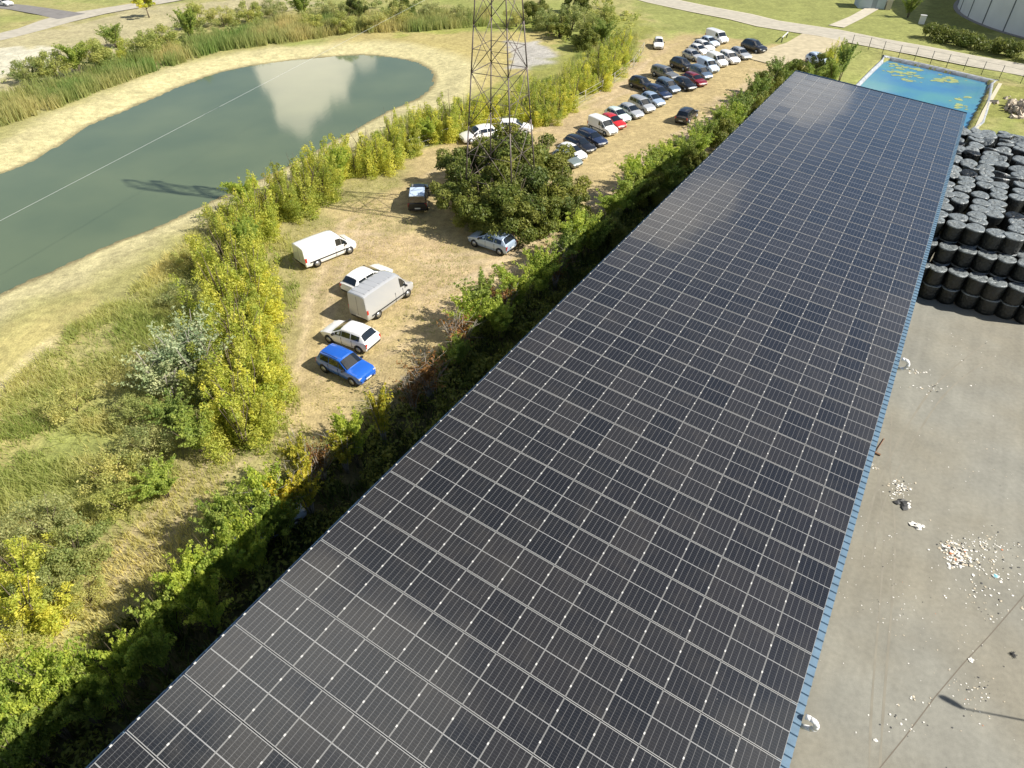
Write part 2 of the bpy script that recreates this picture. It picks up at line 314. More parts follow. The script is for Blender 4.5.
tmk = mat('tyre_mark', (.228, .212, .168), .9, noise=(1.2, .90, 1.14)); tr_r = random.Random(2)
for P_, wd_ in [([(868, 800), (872, 700), (880, 600), (884, 530), (878, 470), (880, 410)], .10), ([(878, 800), (884, 700), (892, 600), (895, 530), (890, 470), (892, 410)], .10), ([(862, 560), (868, 520), (880, 480), (905, 430), (940, 380), (990, 340)], .12), ([(872, 566), (878, 526), (890, 488), (914, 440), (949, 390), (1000, 350)], .12)]:
    Q_ = [Vector(G(*p)) for p in P_]; out_ = []
    for i in range(len(Q_) - 1):
        p0, p1, p2, p3 = Q_[max(i - 1, 0)], Q_[i], Q_[i + 1], Q_[min(i + 2, len(Q_) - 1)]
        for j in range(6):
            t_ = j / 6; out_.append(.5 * ((2 * p1) + (p2 - p0) * t_ + (2 * p0 - 5 * p1 + 4 * p2 - p3) * t_ ** 2 + (3 * p1 - p0 - 3 * p2 + p3) * t_ ** 3))
    ribbon('tyre_marks', [tuple(p) for p in out_], [wd_ * tr_r.uniform(.5, 1.3) for _ in out_], .0065 + .0003 * tr_r.random(), tmk)
# roads and paths
rm = mat('road_asphalt_pale', (.40, .37, .30), .9, noise=(.8, .85, 1.12)); rd = mat('road_asphalt_dark', (.19, .18, .17), .9, noise=(.8, .85, 1.15)); pm = mat('path_gravel', (.47, .43, .34), .95, noise=(.7, .85, 1.12))
edge = mat('road_edge', (.5, .46, .36), .95)
rp = gp([(-160, 75), (-60, 50), (0, 37.5), (30, 30), (55, 22), (75, 16.5), (100, 12), (130, 7), (170, 0), (230, -12)])
ribbon('road', rp, [5.5, 5.5, 5.5, 5.5, 7, 8, 6, 5.5, 5.5, 5.5], .11, rm)
ribbon('road_branch', gp([(-60, -2), (-20, 4), (20, 8), (48, 12.5), (72, 17)]), [4.5, 4.5, 4.5, 5, 6], .114, rd)
tp = gp([(560, -26), (610, -12), (660, 1), (700, 9.5), (740, 17), (768, 24), (800, 29), (830, 33.5), (870, 42), (920, 51), (970, 61), (1024, 70.5), (1120, 90)])
ribbon('road_verge', tp, 7.6, .112, edge)
ribbon('cross_road', tp, [6.5] * 6 + [7] * 7, .117, rm)
ribbon('dirt_path', gp([(760, 62), (785, 55), (808, 47), (826, 38)]), [7, 8, 8, 9], .104, mat('dirt', (.44, .38, .25), .95, noise=(.9, .8, 1.15)))
ribbon('shed_path', gp([(836, 27), (856, 18), (872, 9), (884, 1)]), [3, 2.6, 2.6, 4], .121, pm)

# lined basin
bw = bpy.data.materials.new('basin_water'); bw.use_nodes = True; n = bw.node_tree; b = n.nodes['Principled BSDF']; b.inputs['Roughness'].default_value = .08; b.inputs['IOR'].default_value = 1.33
t = n.nodes.new('ShaderNodeTexCoord'); z = n.nodes.new('ShaderNodeTexNoise'); z.inputs['Scale'].default_value = .13; z.inputs['Detail'].default_value = 4; n.links.new(t.outputs['Object'], z.inputs['Vector'])
cr = n.nodes.new('ShaderNodeValToRGB'); cr.color_ramp.elements[0].color = (.05, .18, .34, 1); cr.color_ramp.elements[1].color = (.085, .26, .29, 1); cr.color_ramp.elements[0].position = .38; cr.color_ramp.elements[1].position = .62; n.links.new(z.outputs['Fac'], cr.inputs[0]); n.links.new(cr.outputs[0], b.inputs['Base Color'])
basin = empty('water_basin', (*G(930, 90), 0), 0, 'rectangular lined basin of bright blue water with algae beyond the far roof end', 'water basin')
bl = Vector(basin.location)
def ring(P, k):
    c = bas_c; return [tuple(c + (np.array(p) - c) * k) for p in P]
def rel(P, z): return [(p[0] - bl.x, p[1] - bl.y, z) for p in P]
o = sheet('water', [(p[0] - bl.x, p[1] - bl.y) for p in smooth_closed(BASIN, 3)], -.35, bw); o.parent = basin; del o['kind']
lin = MB(); Bs = smooth_closed(BASIN, 3); a = rel(Bs, -.5); b_ = rel(ring(Bs, 1.03), .06); c_ = rel(ring(Bs, 1.06), .16); d_ = rel(ring(Bs, 1.085), -.05); N = len(Bs)
lin.add(a + b_ + c_ + d_, [(r_ * N + i, r_ * N + (i + 1) % N, (r_ + 1) * N + (i + 1) % N, (r_ + 1) * N + i) for r_ in range(3) for i in range(N)], 0, True)
lin.build('liner', mat('liner_grey', (.32, .34, .36), .55, noise=(2, .7, 1.3)), basin)
al = MB(); rr = random.Random(4)
for (cx, cy, L_, k) in [(905, 74, 2.2, 22), (928, 72, 6, 10), (945, 81, 1.6, 20), (940, 80, 1.5, 8), (908, 80, 1.6, 14), (912, 68, 4.5, 24), (900, 66, 3.5, 16), (965, 77, 4, 14), (955, 79, 3, 8), (964, 107, 2.2, 16), (962, 98, 2, 8), (893, 72, 2.5, 12)]:
    x0, y0 = G(cx, cy, -.35)
    for _ in range(k):
        x = x0 + rr.gauss(0, L_ * .42); y = y0 + rr.gauss(0, L_ * .33)
        if sdf(np.array([x]), np.array([y]), BASIN)[0] > -.8: continue
        r0 = rr.uniform(.12, .55); nn = 9; al.add([(x - bl.x + r0 * rr.uniform(.6, 1.5) * math.cos(q * 2 * math.pi / nn), y - bl.y + r0 * rr.uniform(.5, 1.1) * math.sin(q * 2 * math.pi / nn), -.335 + .0006 * _) for q in range(nn)], [tuple(range(nn))])
o = al.build('algae', mat('algae', (.26, .31, .12), .8, noise=(2, .7, 1.2)), basin); o['kind'] = 'stuff'

# ------------------------------------------------------------------ hangar roof with solar panels
hg = empty('solar_hangar', (*BO, 0), BA, 'long single-pitch hangar roof covered in rows of dark solar panels above the yard', 'hangar')
blue = mat('sheet_blue', (.10, .175, .25), .55, noise=(3, .85, 1.15)); steel = mat('steel_grey', (.30, .32, .34), .5, .6); galv = mat('aluminium', (.30, .30, .29), .55, .1); navy = mat('gutter_navy', (.03, .07, .13), .5)
def rz(y): return Z0 - .13 + SL / CPW * y
XA, XB = -6 * RP, 40 * RP + .62; YA, YB = -.24, 13 * CPW + .13
mbv = []; prof = []; x = XA
while x < XB:
    prof += [(x, 0), (x + .20, 0), (x + .225, .045), (x + .305, .045)]; x += .333
V = [(px_, YA, rz(YA) - .05 + h) for px_, h in prof] + [(px_, YB, rz(YB) - .05 + h) for px_, h in prof]
k = len(prof); F_ = [(i, i + 1, k + i + 1, k + i) for i in range(k - 1)]
me = bpy.data.meshes.new('roof_sheet'); me.from_pydata(V, [], F_); me.update(); obj('roof_sheet', me, blue, hg)
g_ = MB(); g_.box(XA, XB, YA + .02, YA + .18, rz(YA) - .26, rz(YA) - .09); g_.build('gutter', navy, hg)
g_ = MB()
g_.add([(XB - .02, YA, rz(YA) - .1), (XB - .02, YB, rz(YB) - .1), (XB - .02, YB, rz(YB) + .05), (XB - .02, YA, rz(YA) + .05), (XB + .05, YA, rz(YA) - .1), (XB + .05, YB, rz(YB) - .1), (XB + .05, YB, rz(YB) + .05), (XB + .05, YA, rz(YA) + .05)],
       [(0, 1, 2, 3), (7, 6, 5, 4), (3, 2, 6, 7), (0, 4, 5, 1), (0, 3, 7, 4), (1, 5, 6, 2)])
g_.build('end_flashing', navy, hg)
g_ = MB(); g_.box(XA, XB, YB - .02, YB + .05, rz(YB) - .28, rz(YB) - .04); g_.build('edge_flashing', navy, hg)
for i in range(-3, 21, 1):
    xx = i * 3.55
    if xx > XB - .3: continue
    r_ = MB(); a = rz(0) - .12; bb = rz(YB) - .12; sec = .14
    r_.add([(xx - .06, YA + .2, rz(YA) - .12), (xx + .06, YA + .2, rz(YA) - .12), (xx + .06, YB - .1, rz(YB) - .12), (xx - .06, YB - .1, rz(YB) - .12),
            (xx - .06, YA + .2, rz(YA) - .42), (xx + .06, YA + .2, rz(YA) - .42), (xx + .06, YB - .1, rz(YB) - .42), (xx - .06, YB - .1, rz(YB) - .42)],
           [(0, 3, 2, 1), (4, 5, 6, 7), (0, 1, 5, 4), (1, 2, 6, 5), (2, 3, 7, 6), (3, 0, 4, 7)])
    r_.build('rafter', steel, hg)
    if i % 2 == 0:
        for yy in (.6, YB - .7):
            c2 = MB(); zt = rz(yy) - .4; c2.box(xx - .11, xx + .11, yy - .11, yy - .09, 0, zt); c2.box(xx - .11, xx + .11, yy + .09, yy + .11, 0, zt); c2.box(xx - .008, xx + .008, yy - .089, yy + .089, 0, zt); c2.box(xx - .2, xx + .2, yy - .2, yy + .2, 0.006, .03)
            c2.build('column', steel, hg)
# back wall cladding under the high side
bwall = MB(); x = XA + 1
while x < XB - 1:
    bwall.box(x, x + .2, YB - .45, YB - .43, .2, rz(YB) - .5); bwall.box(x + .2, x + .333, YB - .42, YB - .40, .2, rz(YB) - .5); x += .333
bwall.build('back_wall', blue, hg)
wp = mat('pipe_white', (.78, .78, .76), .4)
for xr in (10.5, 30.0):
    pts = [(xr, -.28, rz(-.3) + .06), (xr, -.42, rz(-.3) + .08), (xr, -.56, rz(-.3) + .03), (xr, -.64, rz(-.3) - .10), (xr, -.65, rz(-.3) - .28), (xr, -.56, rz(-.3) - .42), (xr, -.3, rz(-.3) - .52), (xr, .35, rz(-.3) - .62), (xr, .35, .1)]
    p_ = MB(); p_.path(pts, .08, 10); p_.build('downpipe', wp, hg)

# panel material: cells drawn from the panel's own uv
pmn = bpy.data.materials.new('solar_cells'); pmn.use_nodes = True; n = pmn.node_tree; b = n.nodes['Principled BSDF']; b.inputs['Roughness'].default_value = .22; b.inputs['Specular IOR Level'].default_value = .55; b.inputs['Specular Tint'].default_value = (.28, .52, 1.0, 1)
b.inputs['Coat Weight'].default_value = .9; b.inputs['Coat Roughness'].default_value = .05; b.inputs['Coat IOR'].default_value = 1.5
uv = n.nodes.new('ShaderNodeUVMap'); uv.uv_map = 'UVMap'; sx = n.nodes.new('ShaderNodeSeparateXYZ'); n.links.new(uv.outputs[0], sx.inputs[0])
def M1(op, a, b_=None, c=None):
    m_ = n.nodes.new('ShaderNodeMath'); m_.operation = op
    for i, q in enumerate((a, b_, c)):
        if q is None: continue
        if isinstance(q, (int, float)): m_.inputs[i].default_value = q
        else: n.links.new(q, m_.inputs[i])
    return m_.outputs[0]
def lines(src, count, wfrac):      # 1 on the gap between cells
    fr = M1('FRACT', M1('MULTIPLY', src, count)); d = M1('ABSOLUTE', M1('SUBTRACT', fr, .5)); return M1('GREATER_THAN', d, .5 - wfrac / 2)
vgap = lines(sx.outputs['Y'], 6, .075); hgap = lines(sx.outputs['X'], 20, .10)
mid = M1('LESS_THAN', M1('ABSOLUTE', M1('SUBTRACT', sx.outputs['X'], .5)), .0085)
bus = lines(sx.outputs['Y'], 54, .10)
geo = n.nodes.new('ShaderNodeNewGeometry'); wn = n.nodes.new('ShaderNodeTexWhiteNoise'); wn.noise_dimensions = '1D'
att = n.nodes.new('ShaderNodeAttribute'); att.attribute_name = 'pid'; n.links.new(att.outputs['Fac'], wn.inputs['W'])
def rgbmix(f, a, c):
    m_ = n.nodes.new('ShaderNodeMix'); m_.data_type = 'RGBA'
    if isinstance(f, (int, float)): m_.inputs['Factor'].default_value = f
    else: n.links.new(f, m_.inputs['Factor'])
    for s_, q in (('A', a), ('B', c)):
        if isinstance(q, tuple): m_.inputs[s_].default_value = (*q, 1)
        else: n.links.new(q, m_.inputs[s_])
    return m_.outputs['Result']
cell = rgbmix(wn.outputs['Value'], (.011, .0108, .0085), (.026, .0235, .0185))
cell = rgbmix(M1('MULTIPLY', bus, .5), cell, (.045, .043, .042))
cc = rgbmix(M1('MULTIPLY', hgap, .45), cell, (.085, .084, .08)); cc = rgbmix(vgap, cc, (.13, .127, .12)); cc = rgbmix(mid, cc, (.28, .28, .27))
tcd = n.nodes.new('ShaderNodeTexCoord'); zd = n.nodes.new('ShaderNodeTexNoise'); zd.inputs['Scale'].default_value = .9; zd.inputs['Detail'].default_value = 8; zd.inputs['Roughness'].default_value = .7; n.links.new(tcd.outputs['Object'], zd.inputs['Vector'])
rdm = n.nodes.new('ShaderNodeMapRange'); rdm.inputs['From Min'].default_value = .5; rdm.inputs['From Max'].default_value = .8; rdm.inputs['To Max'].default_value = .22; n.links.new(zd.outputs['Fac'], rdm.inputs['Value'])
zs = n.nodes.new('ShaderNodeTexNoise'); zs.inputs['Scale'].default_value = 9; zs.inputs['Detail'].default_value = 2; n.links.new(tcd.outputs['Object'], zs.inputs['Vector']); spot = M1('GREATER_THAN', zs.outputs['Fac'], .80)
cc = rgbmix(rdm.outputs[0], cc, (.10, .088, .068)); cc = rgbmix(M1('MULTIPLY', spot, .6), cc, (.4, .39, .36))
rgh = n.nodes.new('ShaderNodeMapRange'); rgh.inputs['To Min'].default_value = .03; rgh.inputs['To Max'].default_value = .14; n.links.new(zd.outputs['Fac'], rgh.inputs['Value']); n.links.new(rgh.outputs[0], b.inputs['Coat Roughness'])
n.links.new(cc, b.inputs['Base Color'])
clampm = mat('clamp_bright', (.58, .57, .54), .5, .1)
def panel_verts(x0, y0, jit):
    """local (hangar) geometry of one panel; returns boxes of the frame and the glass"""
    L_, W_ = RP - .030, CPW - .010; fw = .021; fl = .009; th = .035
    cx, cy = x0 + RP / 2, y0 + CPW / 2
    ax, ay = jit
    def T(u, v, h):
        uu, vv = u - L_ / 2, v - W_ / 2
        return (cx + uu, cy + vv, Z0 + SL / CPW * (cy + vv) + h + uu * ax + vv * ay)
    Vf = []; Ff = []
    for (u0, u1, v0, v1) in ((0, L_, 0, fl), (0, L_, W_ - fl, W_), (0, fw, fl, W_ - fl), (L_ - fw, L_, fl, W_ - fl)):
        o = len(Vf); Vf += [T(u, v, h) for h in (-th, 0.) for v in (v0, v1) for u in (u0, u1)]
        Ff += [tuple(i + o for i in q) for q in [(0, 2, 3, 1), (4, 5, 7, 6), (0, 1, 5, 4), (2, 6, 7, 3), (0, 4, 6, 2), (1, 3, 7, 5)]]
    Vg = [T(fw, fl, -.004), T(L_ - fw, fl, -.004), T(L_ - fw, W_ - fl, -.004), T(fw, W_ - fl, -.004)]
    Vc = []
    for fr in (.20, .76):
        o = len(Vc); Vc += [T(L_ * fr + u, W_ + .006 + v, h) for h in (-.03, .012) for v in (-.022, .022) for u in (-.035, .035)]
    return Vf, Ff, Vg, Vc
cells_list = []
for r_ in range(-4, 40):
    for c_ in range(13):
        pxy = PX(*B2W((r_ + .5) * RP, (c_ + .5) * CPW), Z0 + SL * (c_ + .5))
        vis = -20 < pxy[0] < 1044 and pxy[1] < 800
        cells_list.append((0 if vis else 1, -pxy[1], r_, c_))
cells_list.sort()
jr = random.Random(3)
rest = dict(Vf=[], Ff=[], Vg=[], Vc=[], pid=[])
boxF = [(0, 2, 3, 1), (4, 5, 7, 6), (0, 1, 5, 4), (2, 6, 7, 3), (0, 4, 6, 2), (1, 3, 7, 5)]
def glass_mesh(name, V, pid):
    nq = len(V) // 4; me = bpy.data.meshes.new(name); me.from_pydata(V, [], [tuple(range(4 * i, 4 * i + 4)) for i in range(nq)])
    u = me.uv_layers.new(name='UVMap'); u.data.foreach_set('uv', np.tile(np.array([0, 0, 1, 0, 1, 1, 0, 1], np.float32), nq))
    a = me.attributes.new('pid', 'FLOAT', 'FACE'); a.data.foreach_set('value', np.array(pid, np.float32)); me.update(); return me
for i, (_, _, r_, c_) in enumerate(cells_list):
    jit = (jr.gauss(0, .003), jr.gauss(0, .003)); Vf, Ff, Vg, Vc = panel_verts(r_ * RP, c_ * CPW, jit); pid = r_ * 13.7 + c_ * 3.1 + .37
    last = c_ == 12
    if i < 100:
        g = glass_mesh('solar_panel', Vg, [pid]); p = obj('solar_panel', g, pmn, hg)
        fm = bpy.data.meshes.new('frame'); fm.from_pydata(Vf, [], Ff); fm.update(); obj('frame', fm, galv, p)
        for q in range(2):
            cm = bpy.data.meshes.new('clamp'); cm.from_pydata(Vc[8 * q:8 * q + 8], [], boxF); cm.update(); obj('clamp', cm, clampm, p)
    else:
        o = len(rest['Vf']); rest['Vf'] += Vf; rest['Ff'] += [tuple(k_ + o for k_ in q) for q in Ff]; rest['Vg'] += Vg; rest['Vc'] += Vc; rest['pid'].append(pid)
g = glass_mesh('solar_panel', rest['Vg'], rest['pid']); p = obj('solar_panel', g, pmn, hg); p['kind'] = 'stuff'
fm = bpy.data.meshes.new('frame'); fm.from_pydata(rest['Vf'], [], rest['Ff']); fm.update(); o = obj('frame', fm, galv, p); o['kind'] = 'stuff'
nc = len(rest['Vc']) // 8; cm = bpy.data.meshes.new('clamp'); cm.from_pydata(rest['Vc'], [], [tuple(k_ + 8 * j for k_ in q) for j in range(nc) for q in boxF]); cm.update(); o = obj('clamp', cm, clampm, p); o['kind'] = 'stuff'

# ------------------------------------------------------------------ wrapped bales beside the hangar
def film(name, c, rough):
    return mat(name, c, rough, 0, .55, noise=(3, .6, 1.5), bump=(5, .09))  # patchy dust contrast doubles as painted glints on the film
side_m = film('film_black', (.010, .012, .012), .34); top_m = film('film_top_dust_sheen', (.17, .19, .195), .34); pale_m = film('film_torn_pale', (.5, .48, .44), .6)  # top colour mixes dust with painted sky sheen; sides darkened as shaded
def bale_mesh(seed, tilt=0.):
    r = random.Random(seed); nn = 20; rad = .735; prof = [(.90, 0), (.985, .05), (1.0, .25), (1.02, .6), (1.01, .95), (1.0, 1.24), (.975, 1.305), (.93, 1.33)]
    ph = [r.uniform(0, 6.28) for _ in range(4)]
    V = []; 
    for (k_, z_) in prof:
        for i in range(nn):
            t_ = 2 * math.pi * i / nn; q = rad * k_ * (1 + .035 * math.sin(2 * t_ + ph[0]) + .022 * math.sin(5 * t_ + ph[1] + z_ * 3) + r.uniform(-.022, .022))
            V.append((q * math.cos(t_), q * math.sin(t_), z_ + .03 * math.sin(2 * t_ + ph[2]) * (z_ > 1) + r.uniform(-.008, .008)))
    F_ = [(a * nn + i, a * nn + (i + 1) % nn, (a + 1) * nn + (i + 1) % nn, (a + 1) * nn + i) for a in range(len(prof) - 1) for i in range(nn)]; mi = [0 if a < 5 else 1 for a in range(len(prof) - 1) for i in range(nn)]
    a = (len(prof) - 1) * nn; o = len(V)
    for k_ in (.55, .25):
        for i in range(nn):
            t_ = 2 * math.pi * i / nn; V.append((rad * k_ * math.cos(t_), rad * k_ * math.sin(t_), 1.29 + r.uniform(-.06, .05)))
    V.append((0, 0, 1.31))
    F_ += [(a + i, a + (i + 1) % nn, o + (i + 1) % nn, o + i) for i in range(nn)] + [(o + i, o + (i + 1) % nn, o + nn + (i + 1) % nn, o + nn + i) for i in range(nn)] + [(o + nn + i, o + nn + (i + 1) % nn, o + 2 * nn) for i in range(nn)]
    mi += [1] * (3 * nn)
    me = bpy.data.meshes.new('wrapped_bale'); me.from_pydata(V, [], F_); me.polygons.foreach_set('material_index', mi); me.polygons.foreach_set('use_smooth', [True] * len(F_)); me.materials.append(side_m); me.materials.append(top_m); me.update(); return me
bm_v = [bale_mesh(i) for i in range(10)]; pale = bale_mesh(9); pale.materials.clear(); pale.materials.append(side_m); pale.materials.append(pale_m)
br = random.Random(21); bales = []
PB = 1.43
rows = 24
def lvl(rw, cl):
    if rw == 0: return 2
    if rw == 1: return 3
    if rw in (6, 7) and cl > 3: return 2
    if rw in (8,) and cl > 6: return 3
    if rw >= 20: return 3 if (rw * 7 + cl * 3) % 4 else 2
    return 4 if (rw * 5 + cl * 7) % 9 else 3
for rw in range(rows):
    for cl in range(-1, 15):
        bx_, by_ = 57.2 + rw * PB + br.uniform(-.08, .08) * (3 if rw > 3 else 1) + (.6 if cl % 2 else 0) * (rw > 3), -.9 - cl * PB * .97 + br.uniform(-.08, .08) * (2.5 if rw > 3 else 1)
        if rw > 18 and by_ < -9: continue
        n_l = lvl(rw, cl)
        if cl < 0: n_l = min(n_l, 3)
        x, y = B2W(bx_, by_)
        for L_ in range(n_l):
            hidden = rw > 1 and L_ < n_l - 2
            if hidden: continue
            if rw > 1 and L_ < n_l - 1:
                # side seen only when the row before it is lower
                if lvl(rw - 1, cl) > L_ + 0 and lvl(rw - 1, cl) >= n_l: continue
            q = PX(x, y, L_ * 1.33 + 1.3)
            q0 = PX(x, y, L_ * 1.33)
            if q[0] > 1048 or q[0] < 880: continue
            bales.append((x, y, L_, rw, cl, n_l, q))
bales.sort(key=lambda t_: t_[1])
small = []
for i, (x, y, L_, rw, cl, n_l, q) in enumerate(bales):
    pl = br.random() < .07 and L_ == n_l - 1
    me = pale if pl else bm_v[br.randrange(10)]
    if i >= 300: small.append((x, y, L_)); continue
    o = bpy.data.objects.new('wrapped_bale', me); C.objects.link(o)
    o.location = (x + br.uniform(-.05, .05), y + br.uniform(-.05, .05), .006 + L_ * 1.335); 
    messy = .22 if (rw > 9 and L_ == n_l - 1) else .015
    q_ = br.uniform(.94, 1.04); o.scale = (q_, q_ * br.uniform(.96, 1.04), 1)
    o.rotation_euler = (br.gauss(0, messy * .6), br.gauss(0, messy * .6), br.uniform(0, 6.28))
    lv = 'topmost' if L_ == n_l - 1 else ['at the bottom', 'second up', 'third up'][L_]
    tag(o, f"{'pale torn' if pl else 'black'} film-wrapped bale {lv} in {ORD[cl + 2]} stack from the roof, {ORD[rw + 1]} row back", 'bale', 'black wrapped bales stacked beside the hangar')
print('bales', len(bales))
if small:
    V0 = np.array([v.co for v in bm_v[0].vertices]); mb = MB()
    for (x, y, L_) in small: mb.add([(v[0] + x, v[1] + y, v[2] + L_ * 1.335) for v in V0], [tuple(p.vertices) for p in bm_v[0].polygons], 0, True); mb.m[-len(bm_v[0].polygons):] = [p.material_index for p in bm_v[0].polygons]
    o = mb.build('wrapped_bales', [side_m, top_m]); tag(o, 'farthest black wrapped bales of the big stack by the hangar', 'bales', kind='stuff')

# ------------------------------------------------------------------ vehicles
glassm = mat('car_glass', (.012, .016, .02), .06, 0, .7, coat=.6); tyre = mat('tyre', (.018, .018, .018), .8); rimm = mat('rim', (.42, .43, .44), .35, .7); blk = mat('trim_black', (.02, .02, .022), .5)
lampm = mat('headlamp', (.70, .72, .74), .12, .3, coat=1.); redl = mat('tail_lamp', (.45, .015, .012), .2, coat=1.)
PLATE = mat('plate_white', (.7, .7, .66), .5)
def paint(name, c, metal=.0):
    return mat('paint_' + name, c, .32, metal, .5, coat=1.)
# stations: t (0 rear .. 1 front), underside, belt, top, half width (of W/2), roof half width (of W/2)
HATCH = dict(st=[(0, .42, .70, .74, .84, .74), (.015, .30, .90, .95, .93, .82), (.035, .26, .95, 1.0, .96, .82), (.13, .24, .95, 1.42, .99, .70), (.30, .22, .93, 1.49, 1, .73), (.52, .22, .91, 1.45, 1, .73), (.74, .22, .90, .97, 1, .86), (.90, .23, .80, .84, .97, .82), (.975, .26, .66, .70, .87, .72), (1, .36, .52, .55, .78, .62)],
             rear=(.045, .125), wind=(.54, .725), side=[(.14, .31), (.325, .51), (.52, .70)], L=4.1, W=1.76, wheels=(.17, .80), wr=.31)
SUV = dict(st=[(0, .45, .80, .84, .86, .76), (.015, .32, 1.02, 1.06, .94, .84), (.04, .30, 1.06, 1.2, .97, .80), (.10, .28, 1.06, 1.60, .99, .74), (.30, .27, 1.04, 1.68, 1, .76), (.54, .27, 1.02, 1.64, 1, .76), (.72, .27, 1.01, 1.09, 1, .88), (.92, .28, .95, .99, .97, .84), (.98, .32, .80, .83, .88, .74), (1, .42, .6, .63, .80, .64)],
           rear=(.045, .097), wind=(.56, .71), side=[(.12, .31), (.325, .53), (.54, .68)], L=4.4, W=1.84, wheels=(.18, .81), wr=.35, rails=True)
ESTATE = dict(st=[(0, .42, .70, .74, .84, .74), (.015, .30, .88, .92, .93, .82), (.03, .26, .92, .98, .96, .80), (.09, .24, .92, 1.38, .99, .70), (.30, .22, .90, 1.45, 1, .72), (.54, .22, .88, 1.40, 1, .71), (.73, .22, .87, .93, 1, .85), (.91, .23, .78, .81, .97, .82), (.98, .26, .64, .67, .87, .72), (1, .36, .50, .53, .78, .62)],
              rear=(.038, .085), wind=(.56, .715), side=[(.10, .20), (.215, .37), (.385, .53), (.54, .69)], L=4.6, W=1.80, wheels=(.19, .80), wr=.31, rails=True)
MPV = dict(st=[(0, .42, .75, .78, .86, .78), (.015, .30, .98, 1.05, .95, .86), (.03, .26, 1.0, 1.2, .97, .82), (.07, .24, 1.0, 1.60, .99, .76), (.30, .22, .98, 1.66, 1, .78), (.58, .22, .96, 1.60, 1, .76), (.78, .22, .95, 1.03, 1, .86), (.92, .23, .86, .90, .97, .82), (.98, .26, .70, .73, .87, .72), (1, .36, .55, .58, .78, .62)],
           rear=(.034, .066), wind=(.60, .765), side=[(.09, .24), (.255, .42), (.435, .57), (.58, .73)], L=4.4, W=1.80, wheels=(.17, .80), wr=.31)
VAN = dict(st=[(0, .40, 1.05, 1.88, .95, .86), (.01, .30, 1.08, 1.92, .98, .88), (.10, .26, 1.08, 1.94, 1, .88), (.40, .24, 1.08, 1.95, 1, .88), (.64, .24, 1.07, 1.92, 1, .87), (.70, .24, 1.06, 1.86, 1, .84), (.84, .24, 1.05, 1.17, 1, .84), (.95, .26, .95, 1.0, .95, .78), (.985, .28, .76, .80, .88, .70), (1, .38, .6, .63, .80, .60)],
           rear=None, wind=(.715, .83), side=[(.60, .70), (.705, .80)], L=4.95, W=1.92, wheels=(.20, .83), wr=.33, cargo=True)
SMALLVAN = dict(st=[(0, .40, 1.0, 1.74, .95, .86), (.01, .30, 1.03, 1.78, .98, .88), (.10, .26, 1.03, 1.81, 1, .88), (.35, .24, 1.03, 1.82, 1, .87), (.58, .24, 1.02, 1.78, 1, .85), (.62, .24, 1.02, 1.74, 1, .82), (.79, .24, 1.0, 1.10, 1, .84), (.93, .26, .90, .95, .95, .78), (.985, .28, .72, .76, .88, .70), (1, .38, .56, .6, .80, .60)],
                rear=None, wind=(.64, .775), side=[(.50, .615), (.62, .74)], L=4.4, W=1.82, wheels=(.18, .81), wr=.32, cargo=True)
BIGVAN = dict(st=[(0, .46, 1.25, 2.46, .94, .84), (.01, .36, 1.28, 2.54, .98, .86), (.08, .30, 1.28, 2.58, 1, .86), (.40, .28, 1.28, 2.60, 1, .86), (.66, .28, 1.26, 2.56, 1, .86), (.73, .28, 1.24, 2.40, 1, .80), (.86, .28, 1.2, 1.36, .99, .82), (.95, .30, 1.05, 1.12, .95, .76), (.985, .32, .86, .90, .88, .70), (1, .42, .66, .7, .80, .60)],
              rear=None, wind=(.745, .85), side=[(.70, .815)], L=5.9, W=2.04, wheels=(.20, .83), wr=.36, cargo=True)
PICKUP = dict(st=[(0, .52, .98, 1.0, .90, .84), (.02, .42, 1.02, 1.05, .96, .90), (.03, .40, 1.04, 1.62, .97, .80), (.30, .38, 1.05, 1.70, .99, .80), (.40, .36, 1.06, 1.72, 1, .76), (.56, .36, 1.05, 1.70, 1, .75), (.70, .36, 1.04, 1.12, 1, .88), (.91, .38, .98, 1.02, .97, .84), (.98, .4, .82, .85, .9, .76), (1, .5, .64, .67, .82, .66)],
              rear=(.021, .0295), wind=(.58, .69), side=[(.07, .28), (.41, .47), (.48, .555), (.565, .66)], L=5.1, W=1.86, wheels=(.20, .80), wr=.38)
def st_at(ty, t):
    s = ty['st']
    for a, b_ in zip(s, s[1:]):
        if t <= b_[0]:
            k_ = (t - a[0]) / (b_[0] - a[0]); return [a[i] * (1 - k_) + b_[i] * k_ for i in range(6)]
    return list(s[-1])
def ringpts(ty, q):
    t, zb, ze, ztp, wb, wr_ = q; L_, W2 = ty['L'], ty['W'] / 2; x = (t - .5) * L_; wb *= W2; wr_ *= W2
    cab = min(1, (ztp - ze) / .3)
    p = [(wb * .90, zb), (wb * .985, zb + .18), (wb, (zb + ze) / 2 + .05), (wb * .965, ze), (wr_ * (1.0) + (0 if cab > .9 else 0), ztp - .07 * cab - .01), (wr_ * .86, ztp - .012), (wr_ * .45, ztp + .018 * cab + .01)]
    return [(x, y, z_) for y, z_ in p] + [(x, -y, z_) for y, z_ in p[::-1]]
